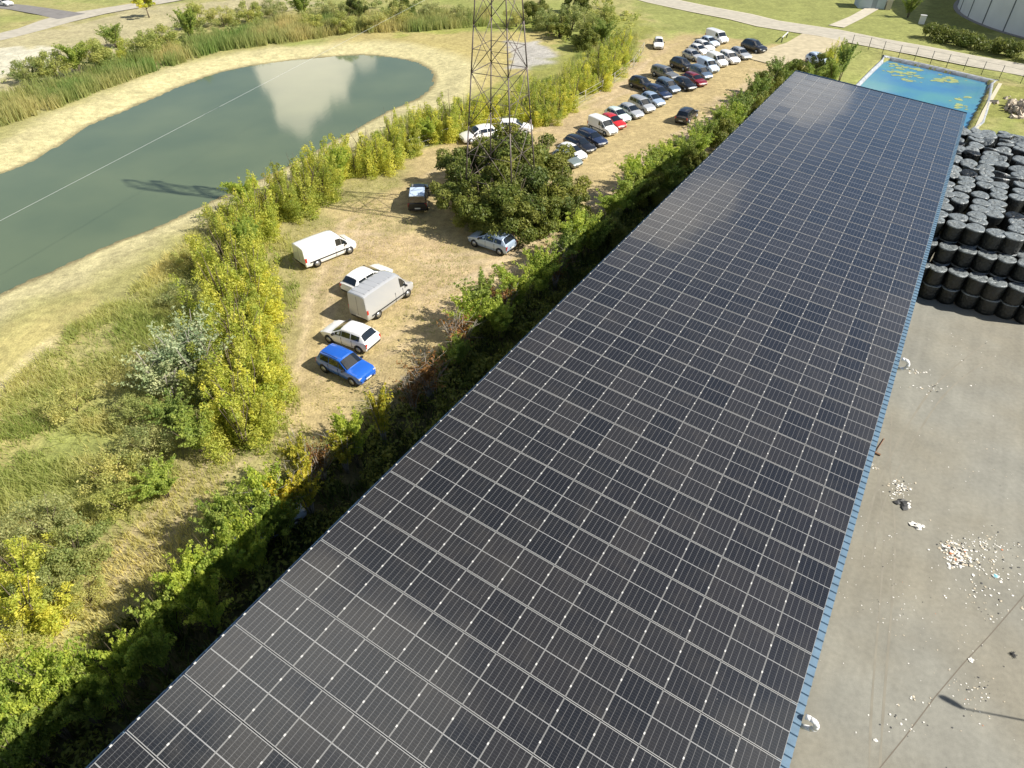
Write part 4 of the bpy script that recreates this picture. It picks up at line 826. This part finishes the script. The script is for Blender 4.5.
# meadow bushes between the pond and the near hedge
mead = [('silver', 188, 352, 4.6, 2.4, 'silver-leaved willow, larger and farther of the two in the meadow'), ('silver', 160, 372, 3.8, 2.0, 'silver-leaved willow with bare tips, nearer of the two in the meadow'),
        ('mid', 205, 385, 3.6, 2.0, 'green bush between the silver willows and the yellow-green row'), ('green', 170, 412, 3.8, 2.0, 'green bush just below the silver willows'), ('green', 196, 432, 4, 2.2, 'green spreading bush below right of the silver willows'),
        ('olive', 145, 440, 3.2, 2.2, 'olive straggly bush beside the dark hollow in the meadow'), ('lime', 160, 482, 3, 2, 'light green bush alone on the near side of the meadow'), ('olive', 108, 470, 2.8, 2.2, 'low olive bush in the middle of the meadow grass'),
        ('olive', 70, 400, 2.2, 2.2, 'low olive bush in tall grass nearer the pond'), ('olive', 180, 290, 2.4, 2.2, 'brownish olive thicket beside the yellow-green row'), ('olive', 190, 252, 2.4, 2.0, 'olive thicket near the pond bank and row'),
        ('mid', 118, 500, 2.6, 1.8, 'scrubby bush left of the lone light green bush'), ('olive', 40, 520, 3.2, 2.4, 'olive-green bush above the yellow-green one at left edge'), ('mid', 70, 545, 3, 2.2, 'mid-green bush right of the olive one near left edge'),
        ('poplar', 8, 560, 4.6, 2.0, 'bright yellow-green sapling at the left edge, farther one'), ('poplar', 14, 600, 4.4, 2.0, 'bright yellow-green sapling at the left edge, nearer one'), ('mid', 40, 585, 2.6, 1.8, 'mid-green bush beside the bright sapling at the left edge'),
        ('olive', 84, 592, 1.8, 1.4, 'small yellowish scrub on the worn grass near left edge'), ('olive', 10, 655, 3, 2, 'olive bush on the left edge above the nearest trees'), ('mid', 130, 410, 2.4, 1.8, 'low green scrub at the rim of the dark hollow')]
for key, px, py, h, r_, lb in mead: plant(key, px, py, h * (1.25 if key == 'silver' else .85), lb, 'tree' if key in ('silver', 'poplar') else 'bush', None, r_ * (1.3 if key == 'silver' else .85))
# far bank shrubs and trees at the top
farb = [('mid', 28, 66, 4, 2.8), ('mid', 50, 62, 4.5, 2.8), ('green', 72, 56, 5, 2.8), ('mid', 92, 52, 5, 3), ('poplar', 104, 44, 5, 2.2), ('green', 112, 34, 4, 2.6), ('mid', 140, 42, 4.5, 3), ('mid', 160, 36, 4.5, 3.2), ('green', 186, 22, 6, 2.6), ('mid', 196, 12, 5, 2.6), ('olive', 222, 14, 4, 3), ('mid', 248, 10, 4.5, 3), ('olive', 272, 6, 4, 3), ('green', 300, 4, 5, 2.6), ('olive', 330, 8, 4, 3),
        ('dark', 356, 6, 5, 2.6), ('olive', 372, 18, 4, 2.8), ('mid', 342, 20, 4, 3), ('olive', 398, 12, 4.5, 3), ('dark', 402, 6, 4.5, 2.6), ('mid', 312, 20, 3.5, 2.8), ('olive', 430, 8, 3.5, 3), ('dark', 534, 8, 4.6, 3), ('mid', 548, 16, 4.4, 3), ('dark', 560, 24, 4, 2.6), ('mid', 572, 14, 5, 3), ('mid', 590, 22, 5, 3), ('dark', 586, 34, 4.5, 2.6), ('olive', 516, 14, 4, 3), ('dark', 578, -2, 5, 3), ('mid', 604, 12, 4.6, 2.8), ('green', 604, 30, 4.6, 2.6), ('olive', 460, 12, 3.5, 3)]
for i, (key, px, py, h, r_) in enumerate(farb):
    cc_ = {'mid': 'grey-green scrub bush', 'green': 'green upright tree', 'poplar': 'yellow-green young tree', 'olive': 'olive scrub bush', 'dark': 'dark shady bush'}[key]; nF, nN = i + 1, len(farb) - i
    plant(key, px, py, h, f"{cc_}, {ORD[min(nF, nN)]} from the {'left' if nF <= nN else 'right'} in the belt beyond the pond", 'tree' if key in ('green', 'poplar') else 'bush', 'bushes and trees in the belt beyond the pond', r_)
plant('round', 145, 4, 4.5, 'yellow-green round-crowned tree beside the road beyond the pond', 'tree', None, 2.4)
plant('green', 912, 4, 4.4, 'small green tree beside the white cabin path', 'tree', None, 2.0)
plant('dark', 893, 40, 1.6, 'low dark bush by the cross road fence', 'bush', None, 1.2, xy=G(846, 62)) if False else None
plant('green', 846, 58, 6, 'tall green feathery tree beyond the far roof corner', 'tree', None, 1.8)
plant('poplar', 836, 48, 4.4, 'yellow-green feathery sapling beyond the far roof corner', 'tree', None, 1.4)

# clipped hedge by the tank
rg = np.random.default_rng(5); HB = []; hp = [G(928, 36), G(945, 42), G(965, 47), G(990, 52), G(1015, 58), G(1060, 68), G(1100, 76)]
for a, b_ in zip(hp, hp[1:]):
    for _ in range(22):
        f = rg.random(); r_ = rg.uniform(.6, 1.1); HB.append((a[0] * (1 - f) + b_[0] * f + rg.normal() * .9, a[1] * (1 - f) + b_[1] * f + rg.normal() * .9, rg.uniform(.6, 2.0), r_, r_, r_ * .8))
hx = np.array(HB); hedge_o = empty('hedge', (*hp[0], 0), 0, 'dark green hedge running along the foot of the white tank', 'hedge'); hx[:, 0] -= hp[0][0]; hx[:, 1] -= hp[0][1]
V, F_, T = leaves(hx, 16000, .2, rg, shell=.6); obj('foliage', npmesh('foliage', V, F_, T), LM['dark'], hedge_o)
hm_ = MB()
for a, b_ in zip(hp, hp[1:]):
    for f in (.2, .6): hm_.tube((a[0] * (1 - f) + b_[0] * f - hp[0][0], a[1] * (1 - f) + b_[1] * f - hp[0][1], 0), (a[0] * (1 - f) + b_[0] * f - hp[0][0], a[1] * (1 - f) + b_[1] * f - hp[0][1], 1.5), .06, .03, 5)
hm_.build('stems', bark, hedge_o)

# grass and ground cover: uncountable
grassm = leafmat('grass_blades', (.54, .52, .24), .5, hue=(.74, .98, .6), hi=(1.1, 1.03, 1.15)); reedm = leafmat('reed_blades', (.54, .52, .20), .5, hue=(.6, .95, .6), hi=(1.15, .98, 1.15))
def blades(name, P, dens, hgt, wdt, m, label, seed, lean=.35, tintscale=5, keep=None, cat='grass', nb=3):
    rg = np.random.default_rng(seed); P = np.array(P); x0, y0 = P.min(0); x1, y1 = P.max(0); N_ = int((x1 - x0) * (y1 - y0) * dens)
    x = rg.uniform(x0, x1, N_); y = rg.uniform(y0, y1, N_); k_ = inpoly(x, y, P); k_ &= sdf(x, y, POND) > (2.5 if keep is None else keep)
    cl = vnoise(x, y, 2.2, seed + 3); k_ &= rg.random(N_) < sstep(.28, .6, cl) + .12
    x, y, cl = x[k_], y[k_], cl[k_]; N_ = len(x); rep = nb; x = np.repeat(x, rep) + rg.normal(size=N_ * rep) * .12; y = np.repeat(y, rep) + rg.normal(size=N_ * rep) * .12; cl = np.repeat(cl, rep); N_ = len(x)
    i = np.clip(np.searchsorted(xs, x) - 1, 0, len(xs) - 2); j = np.clip(np.searchsorted(ys, y) - 1, 0, len(ys) - 2); z_ = Zg[j, i]
    h = hgt * rg.uniform(.5, 1.2, N_) * (.6 + .7 * cl); a = rg.uniform(0, 6.28, N_); l_ = lean * h * rg.uniform(.3, 1.5, N_); wind = np.array([-.16, .04])
    tx, ty_ = np.cos(a) * l_ + wind[0] * h * .5, np.sin(a) * l_ + wind[1] * h; wv = wdt * rg.uniform(.6, 1.4, N_); b_ = rg.uniform(0, 3.14, N_); wx, wy = np.cos(b_) * wv, np.sin(b_) * wv
    V = np.stack([np.stack([x - wx, y - wy, z_ - .03], -1), np.stack([x + wx, y + wy, z_ - .03], -1), np.stack([x + tx + wx * .25, y + ty_ + wy * .25, z_ + h], -1), np.stack([x + tx - wx * .25, y + ty_ - wy * .25, z_ + h], -1)], 1).reshape(-1, 3)
    T = np.clip(.75 * (vnoise(x, y, tintscale, seed + 9) - .25) * 2 + .3 * (rg.random(N_) - .3), 0, 1)
    o = obj(name, npmesh(name, V, np.arange(N_ * 4).reshape(-1, 4), T), m); tag(o, label, cat, None, 'stuff'); return o
ME = gp([(-60, 470), (0, 395), (70, 330), (130, 290), (190, 235), (215, 222), (262, 250), (270, 330), (268, 410), (215, 440), (140, 520), (60, 590), (-60, 650)])
blades('tall_grass', ME, 34, .62, .026, grassm, 'tall dry yellow-green grass in the meadow beside the pond', 31, keep=4.5, lean=.75)
RE = gp([(-60, 115), (0, 98), (60, 84), (110, 70), (165, 50), (220, 36), (300, 20), (380, 18), (430, 16), (490, 14), (490, 26), (420, 32), (350, 34), (300, 42), (220, 52), (150, 74), (100, 92), (60, 108), (0, 128), (-60, 150)])
blades('reeds', RE, 16, 1.7, .05, reedm, 'green and straw-coloured reeds along the far bank of the pond', 41, lean=.2, tintscale=7, keep=5, cat='reeds')
RW = gp([(215, 222), (300, 190), (380, 160), (470, 128), (560, 108), (630, 62), (640, 35), (600, 30), (560, 75), (520, 90), (440, 112), (400, 118), (340, 160), (260, 200)])
blades('rough_grass', RW, 9, .8, .04, grassm, 'rough grass growing under the yellow-green saplings', 51, keep=1.2)
VE = gp([(262, 250), (290, 232), (300, 300), (285, 350), (310, 420), (250, 450), (262, 400)])
blades('verge_grass', VE, 22, .45, .03, grassm, 'clumps of green and dry grass along the left side of clearing', 61)
NE = gp([(-60, 690), (60, 585), (140, 520), (215, 440), (300, 425), (330, 440), (250, 520), (130, 620), (60, 680), (-60, 780)])
blades('worn_grass', NE, 26, .4, .024, grassm, 'thin dry grass on the worn track behind the hedge', 71)
PK = gp([(300, 200), (400, 165), (400, 200), (470, 260), (470, 300), (420, 350), (330, 420), (300, 400), (330, 330), (290, 260)])
blades('short_grass', PK, 14, .14, .02, grassm, 'short dry grass of the clearing around the vans', 81)
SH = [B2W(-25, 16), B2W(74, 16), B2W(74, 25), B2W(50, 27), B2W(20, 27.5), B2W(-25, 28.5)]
blades('shade_grass', SH, 10, .8, .05, leafmat('shade_plants', (.09, .115, .035), .25), 'dark brambles and weeds in the shade beside the hangar', 91, lean=.6)  # blade colour darkened to make the roof's shade blacker
def cover(name, P, dens, size, lm, label, seed, hmax=1.4):
    rg = np.random.default_rng(seed); P = np.array(P); x0, y0 = P.min(0); x1, y1 = P.max(0); N_ = int((x1 - x0) * (y1 - y0) * dens); x = rg.uniform(x0, x1, N_); y = rg.uniform(y0, y1, N_); k_ = inpoly(x, y, P); x, y = x[k_], y[k_]
    hh = vnoise(x, y, 3, seed); k_ = hh > .38; x, y, hh = x[k_], y[k_], hh[k_]; r_ = .3 + .5 * rg.random(len(x)); B = np.stack([x, y, hmax * (hh - .3) * 1.6, r_, r_, r_ * .7], -1)
    V, F_, T = leaves(B, int(len(x) * 30), size, rg, shell=.3); o = obj(name, npmesh(name, V, F_, T), LM[lm]); tag(o, label, 'undergrowth', None, 'stuff')
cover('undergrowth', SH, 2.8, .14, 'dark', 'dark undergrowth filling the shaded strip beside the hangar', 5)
cover('thicket', gp([(200, 215), (262, 190), (275, 240), (262, 330), (262, 420), (225, 440), (205, 380), (205, 300)]), .9, .11, 'mid', 'green undergrowth beneath the sapling row by the clearing', 6, 1.2)
cover('meadow_scrub', gp([(110, 330), (200, 250), (215, 380), (215, 430), (150, 500), (90, 540), (30, 560), (60, 450)]), .22, .09, 'olive', 'low olive scrub scattered through the meadow', 8, 1.3)
cover('far_scrub', gp([(-40, 82), (60, 60), (170, 28), (300, 6), (430, 2), (430, 16), (300, 24), (170, 50), (60, 76), (-40, 100)]), .35, .2, 'mid', 'grey-green scrub along the back of the reeds', 9, 2.2)
cover('corner_scrub', gp([(520, 30), (600, 5), (640, 20), (620, 50), (590, 60), (545, 40)]), .4, .2, 'mid', 'green scrub behind the grey gravel patch', 12, 2.2)
# floating weed along the far water edge

# ------------------------------------------------------------------ lattice pylon
pyl = mat('pylon_steel', (.16, .13, .12), .6, .4)
py_o = empty('lattice_pylon', (-1.1, 61.9, 0), R(18), 'tall rusty steel lattice pylon rising from the dark bushes', 'pylon')
def half(z_): return max(.55, (7.7 - .19 * z_) / 2) if z_ < 24 else max(.45, 1.57 - .07 * (z_ - 24))
angs = [0, math.pi / 2, math.pi, 3 * math.pi / 2]
def leg(a, z_): q = half(z_); return Vector((q * math.cos(a), q * math.sin(a), z_))
Zs = [0, 4.2, 9.2, 13.7, 17.4, 20.4, 22.8, 24.8, 26.8, 28.8, 30.8, 32.8, 35]
for a in angs:
    m_ = MB()
    for z0_, z1_ in zip(Zs, Zs[1:]): m_.tube(leg(a, z0_), leg(a, z1_), .08 - .0012 * z0_, .08 - .0012 * z1_, 5)
    m_.box(leg(a, 0).x - .3, leg(a, 0).x + .3, leg(a, 0).y - .3, leg(a, 0).y + .3, -.1, .25); m_.build('leg', pyl, py_o)
for i in range(4):
    m_ = MB(); a, b_ = angs[i], angs[(i + 1) % 4]
    for k_, (z0_, z1_) in enumerate(zip(Zs, Zs[1:])):
        m_.tube(leg(a, z0_), leg(b_, z1_), .033, n=4); m_.tube(leg(b_, z0_), leg(a, z1_), .033, n=4)
        if k_ in (1, 3, 6, 8, 10): m_.tube(leg(a, z0_), leg(b_, z0_), .04, n=4)
        if k_ < 4:
            pm_ = (leg(a, z0_) + leg(b_, z1_)) / 2; pm2 = leg(a, (z0_ + z1_) / 2); m_.tube(pm_, pm2, .028, n=4); m_.tube((leg(b_, z0_) + leg(a, z1_)) / 2, leg(b_, (z0_ + z1_) / 2), .028, n=4)
    m_.build('face_bracing', pyl, py_o)
RA = Matrix.Rotation(R(45), 4, 'Z')
for zc_, ln in ((25.8, 4.6), (29.8, 5.6), (33.6, 4.2)):
    for s in (1, -1):
        m_ = MB(); tip = Vector((0, s * ln, zc_ + .1)); q = .75
        for sx_ in (q, -q):
            m_.tube((sx_, s * .3, zc_), tip, .06, n=4); m_.tube((sx_, s * .3, zc_ + 1.3), tip, .045, n=4)
            for f in (.25, .5, .75): m_.tube(Vector((sx_, s * .3, zc_)).lerp(tip, f), Vector((sx_, s * .3, zc_ + 1.3)).lerp(tip, f - .12), .03, n=4)
        m_.v = [tuple(RA @ Vector(p)) for p in m_.v]; arm = m_.build('cross_arm', pyl, py_o); tip = RA @ tip; i_ = MB()
        for k_ in range(9): i_.tube(tip - Vector((0, 0, .2 + k_ * .15)), tip - Vector((0, 0, .3 + k_ * .15)), .12, .09, 8)
        i_.build('insulator', mat('insulator', (.3, .32, .3), .2), arm)

# overhead wire seen against the pond, strung between two wooden poles outside the picture
pA, pB = np.array(G(-260, 356, 8.2)), np.array(G(640, -112, 8.2)); wo = empty('overhead_wire', (pA[0], pA[1], 0), 0, 'thin pale overhead wire running straight across above the pond', 'wire')
m_ = MB(); dW = pB - pA; m_.tube((0, 0, 8.2), (dW[0], dW[1], 8.2), .011, n=5); m_.build('cable', mat('wire_pale', (.5, .52, .5), .5), wo)
m_ = MB(); m_.tube((0, 0, -.3), (0, 0, 8.6), .14, .1, 8); m_.build('pole', bark, wo)
m_ = MB(); m_.tube((dW[0], dW[1], -.3), (dW[0], dW[1], 8.6), .14, .1, 8); m_.build('pole', bark, wo)

# ------------------------------------------------------------------ fences
fpost = mat('concrete_post', (.50, .47, .36), .9); wirem = mat('fence_wire', (.42, .42, .38), .6); dpost = mat('post_dark', (.05, .06, .05), .6)
def fence(name, pxs, h, label, pm_, thick, wires, wr_, step=None, z0=0):
    P = [np.array(G(*p)) for p in pxs]; root = empty(name, (*P[0], 0), 0, label, 'fence'); pts = []
    if step:
        for a, b_ in zip(P, P[1:]):
            n_ = max(1, int(round(np.linalg.norm(b_ - a) / step))); pts += [a + (b_ - a) * i / n_ for i in range(n_)]
        pts.append(P[-1])
    else: pts = P
    for p in pts:
        q = p - P[0]; m_ = MB(); m_.tube((q[0], q[1], -.1), (q[0], q[1], h), thick, n=6); m_.build('post', pm_, root)
    for k_ in range(wires):
        z_ = h * (.95 - k_ * .85 / max(1, wires - 1)); m_ = MB()
        for a, b_ in zip(pts, pts[1:]): m_.tube((a[0] - P[0][0], a[1] - P[0][1], z_), (b_[0] - P[0][0], b_[1] - P[0][1], z_), wr_, n=4)
        m_.build('wire', wirem if pm_ is fpost else pm_, root)
    return root
fence('wire_fence', [(378, 161), (398, 155), (420, 149), (443, 142), (463, 135), (500, 129), (534, 122), (562, 113), (585, 101), (602, 91), (614, 83), (633, 68), (643, 52)], 1.5, 'wire fence on pale posts between the parked cars and the saplings', fpost, .06, 3, .02, 5)
fence('mesh_fence', [(851, 47), (868, 50), (882, 54), (898, 58), (914, 60.5), (930, 64), (946, 67.5), (963, 71), (981, 75), (999, 79), (1020, 84), (1060, 93)], 2.0, 'dark post and wire fence between the cross road and blue basin', dpost, .05, 3, .014)

# ------------------------------------------------------------------ tank, cabin and other small things at the top right
tx, ty_ = (127.3, 146.6); tr_ = 34.7
tk = empty('storage_tank', (tx, ty_, 0), 0, 'huge white cylindrical tank in the top right corner', 'tank'); tw = mat('tank_white', (.62, .65, .66), .5, noise=(.3, .92, 1.05)); seam = mat('tank_seam', (.12, .14, .15), .6)
m_ = MB(); nn = 96
V = []; prof = [(tr_, 0), (tr_, 11), (tr_ + .15, 11), (tr_ + .15, 11.4), (tr_ - .3, 11.4), (tr_ * .5, 13), (0.05, 13.8)]
for q, z_ in prof: V += [(q * math.cos(2 * math.pi * i / nn), q * math.sin(2 * math.pi * i / nn), z_) for i in range(nn)]
m_.add(V, [(a * nn + i, a * nn + (i + 1) % nn, (a + 1) * nn + (i + 1) % nn, (a + 1) * nn + i) for a in range(len(prof) - 1) for i in range(nn)], 0, False); m_.build('shell', tw, tk)
for k_ in range(36):
    a = k_ * math.pi / 18 + .03; m_ = MB(); M_ = Matrix.Rotation(a, 4, 'Z'); m_.box(tr_ - .1, tr_ + .09, -.09, .09, 0, 11, M=M_); m_.build('seam', seam, tk)
m_ = MB(); V = []
for q, z_ in ((tr_ + .8, 0), (tr_ + .8, .14), (tr_ + .02, .14)): V += [(q * math.cos(2 * math.pi * i / nn), q * math.sin(2 * math.pi * i / nn), z_) for i in range(nn)]
m_.add(V, [(a * nn + i, a * nn + (i + 1) % nn, (a + 1) * nn + (i + 1) % nn, (a + 1) * nn + i) for a in range(2) for i in range(nn)]); m_.build('footing', mat('footing', (.2, .2, .2), .9), tk)
cx, cy = G(873, 9); cb = empty('cabin', (cx, cy, 0), R(-12), 'small pale blue-grey cabin at the top edge near the path', 'cabin')
m_ = MB(); m_.box(-3, 2.2, 0, 5, 0, 3); m_.build('walls', mat('cabin_wall', (.42, .50, .54), .7), cb)
m_ = MB(); m_.box(-3.2, 2.4, -.2, 5.2, 3, 3.2); m_.build('roof', mat('cabin_roof', (.5, .5, .48), .7), cb)
m_ = MB(); m_.box(-.5, .5, -.03, 0.02, .05, 2.1); m_.build('door', mat('cabin_door', (.25, .3, .33), .6), cb)
m_ = MB(); m_.box(2.4, 3.4, -.4, 1.6, 0, 1.9); m_.build('concrete_block', mat('block', (.55, .5, .38), .9), cb)
cx, cy = G(921, 24); o = empty('utility_box', (cx, cy, 0), R(-20), 'white utility box standing on the lawn before the tank', 'utility box'); m_ = MB(); m_.box(-.5, .5, -.4, .4, 0, 1.5); m_.build('housing', mat('box_white', (.75, .74, .70), .6), o); m_ = MB(); m_.box(-.58, .58, -.48, .48, 1.5, 1.58); m_.build('lid', mat('box_lid', (.5, .5, .48), .6), o)
for (px, py, an, lb) in [(784, 40, 60, 'white barrier lying across the grass by the junction'), ]:
    cx, cy = G(px, py); o = empty('barrier', (cx, cy, 0), R(an), lb, 'barrier'); m_ = MB(); m_.box(-2.2, 2.2, -.06, .06, .8, .95); m_.build('rail', mat('box_white', (.7, .7, .7)), o)
    for x_ in (-2, 2): m_ = MB(); m_.box(x_ - .08, x_ + .08, -.08, .08, 0, .8); m_.build('leg', dpost, o)
# kerb, grass strip and rubble right of the basin
kp = [G(1000, 84), G(984, 112), G(974, 134)]; o = ribbon('kerb', kp, .5, .12, mat('kerb', (.5, .46, .34), .9), None); 
o.name = 'concrete_kerb'; tag(o, 'pale concrete kerb beside the basin and bales', 'kerb'); sm = o.modifiers.new('s', 'SOLIDIFY'); sm.thickness = .14
rb = MB(); rr = random.Random(8); x0, y0 = G(1022, 112)
for _ in range(260):
    q = Vector((x0 + rr.gauss(1.5, 1.8), y0 + rr.gauss(0, 2.6), 0)); s = rr.uniform(.15, .55); q.z = max(0, 1.6 - .35 * math.hypot(q.x - x0 - 1.5, q.y - y0)) * rr.random(); M_ = Matrix.Translation(q) @ Matrix.Rotation(rr.uniform(0, 3), 4, Vector((rr.random(), rr.random(), rr.random())).normalized()); rb.box(-s, s, -s * .7, s * .7, -s * .4, s * .4, M=M_)
o = rb.build('rubble', mat('rubble', (.42, .36, .28), .95, noise=(3, .5, 1.5))); tag(o, 'heap of pale beige rubble at the right edge behind the bales', 'rubble', None, 'stuff')

# ------------------------------------------------------------------ things on the yard
scr = mat('scrap_white', (.74, .72, .66), .8); scb = mat('scrap_beige', (.55, .48, .36), .9); dk = mat('scrap_dark', (.04, .04, .04), .6); cyan = mat('scrap_cyan', (.25, .62, .72), .6); org = mat('scrap_orange', (.6, .2, .08), .7)
def crumple(mb, x, y, s, rr, m=0, z_=.01):
    n_ = rr.randint(4, 7); c_ = [(x + s * rr.uniform(.5, 1.2) * math.cos(q * 6.283 / n_), y + s * rr.uniform(.4, 1.1) * math.sin(q * 6.283 / n_), z_ + s * rr.uniform(0, .35)) for q in range(n_)]
    mb.add(c_ + [(x, y, z_ + s * rr.uniform(.15, .5))], [(q, (q + 1) % n_, n_) for q in range(n_)], m)
lt = MB(); rr = random.Random(17)
for (px, py, sx_, sy_, k_, s_) in [(953, 548, .35, .3, 90, .07), (960, 560, .4, .3, 110, .08), (985, 545, .9, .35, 110, .055), (1000, 568, .9, .7, 90, .05), (985, 600, 1.0, .7, 60, .05), (902, 487, .3, .25, 70, .06), (897, 492, .35, .35, 40, .05), (874, 467, .14, .14, 16, .05), (930, 388, 1.0, .25, 30, .06), (917, 372, .5, .15, 26, .06), (975, 690, .5, .6, 30, .045), (960, 710, 1.2, .8, 30, .035), (900, 720, .8, .4, 22, .05), (930, 640, 2.4, 2.0, 70, .03), (900, 600, 2, 2.5, 50, .03), (970, 480, 3, 3, 50, .035), (940, 350, 3, 2, 30, .04), (890, 560, .8, 3, 30, .03)]:
    x0, y0 = G(px, py)
    for _ in range(k_): crumple(lt, x0 + rr.gauss(0, sx_), y0 + rr.gauss(0, sy_), s_ * rr.uniform(.5, 1.5), rr, rr.choice([0, 0, 0, 1, 1, 0, 2]) if rr.random() > .03 else rr.choice([2, 3]))
o = lt.build('litter', [scr, scb, dk, org]); tag(o, 'white and beige scraps of litter scattered over the yard', 'litter', None, 'stuff')
def sheetbit(name, px, py, s, m, label, seed, k_=12, cat='waste'):
    rr = random.Random(seed); x0, y0 = G(px, py); mb = MB()
    for _ in range(k_): crumple(mb, rr.gauss(0, s * .45), rr.gauss(0, s * .35), s * rr.uniform(.3, .7), rr, rr.choice(range(len(m))), .01)
    o = mb.build(name, m); o.location = (x0, y0, .004); tag(o, label, cat); return o
sheetbit('plastic_bag', 902, 505, .42, [dk, dk, scr], 'crumpled black plastic bag below the small litter heap', 1)
sheetbit('plastic_bag', 915, 526, .36, [dk, scr, scr], 'crumpled black and white bag right of the litter trail', 2)
sheetbit('plastic_sheet', 996, 577, .28, [cyan, scr], 'torn light blue plastic sheet beside the large litter patch', 3, 7)
sheetbit('paper_scrap', 890, 536, .12, [scr], 'white oval scrap alone between roof edge and bags', 4, 3); sheetbit('paper_scrap', 972, 660, .16, [scr], 'white scrap lying right on the yard joint', 5, 4); sheetbit('paper_scrap', 913, 698, .14, [scr, scb], 'pale scrap left of the lamp shadow', 6, 4); sheetbit('paper_scrap', 876, 740, .14, [scr], 'white scrap at the bottom near the roof corner pipe', 7, 4)
x0, y0 = G(1013, 655); m_ = MB(); rr = random.Random(3); pts = [Vector((.16 * math.cos(t_ * 2.3) * rr.uniform(.1, 1.3), .16 * math.sin(t_ * 1.7) * rr.uniform(.1, 1.3), .03 + .02 * rr.random())) for t_ in range(26)]
m_.path(pts, .008, 4); o = m_.build('wire_tangle', dk); o.location = (x0, y0, 0.005); tag(o, 'small dark tangle of wire lying on the yard at right', 'wire')
x0, y0 = G(1005, 578); 
hx_, hy_ = G(877, 451); a0, a1 = Vector(G(884, 439)), Vector(G(875, 453)); fk = empty('yard_broom', (a1.x, a1.y, .02), math.atan2((a0 - a1).y, (a0 - a1).x), 'brown long-handled broom lying on the yard by the roof edge', 'broom')
ln = (a0 - a1).length; m_ = MB(); m_.tube((0, 0, .05), (ln, 0, .03), .022, n=6); m_.build('handle', mat('wood_brown', (.22, .10, .05), .7), fk); m_ = MB(); m_.box(-.1, .02, -.32, .32, .0, .09); m_.build('head', mat('broom_head', (.20, .11, .06), .8), fk)
# street lamp right of the picture: its shadow reaches into it
J = np.array(G(963, 708.5)); T_ = np.array(G(940, 696)); hl = 9.0; k_ = hl / math.tan(R(SUN_EL)); sdv = np.array([math.cos(R(SUN_AZ)), math.sin(R(SUN_AZ))]); base = J + sdv * k_; dr = T_ - J
lp = empty('street_lamp', (base[0], base[1], 0), math.atan2(dr[1], dr[0]), 'grey street lamp beyond the right edge casting its shadow on the yard', 'street lamp'); Ld = float(np.hypot(*dr))
m_ = MB(); m_.tube((0, 0, 0), (0, 0, hl), .055, .035, 10); m_.build('pole', galv, lp)
m_ = MB(); m_.tube((0, 0, .006), (0, 0, .5), .13, .12, 10); m_.build('base', galv, lp)
m_ = MB(); V = []
for x_, wq in ((-.02, .05), (.12, .11), (Ld * .5, .15), (Ld * .92, .13), (Ld, .06)): V += [(x_, wq, hl - .02), (x_, wq * .7, hl + .08), (x_, -wq * .7, hl + .08), (x_, -wq, hl - .02)]
m_.add(V, [(a * 4 + i, a * 4 + (i + 1) % 4, (a + 1) * 4 + (i + 1) % 4, (a + 1) * 4 + i) for a in range(4) for i in range(4)] + [(0, 3, 2, 1), (16, 17, 18, 19)]); m_.build('lamp_head', mat('lamp_grey', (.25, .26, .28), .4), lp)
for e in PP.values():
    for q in e:
        if not q[1]:
            for c_ in CH.get(q[0].name, []): bpy.data.objects.remove(c_)
            bpy.data.objects.remove(q[0])
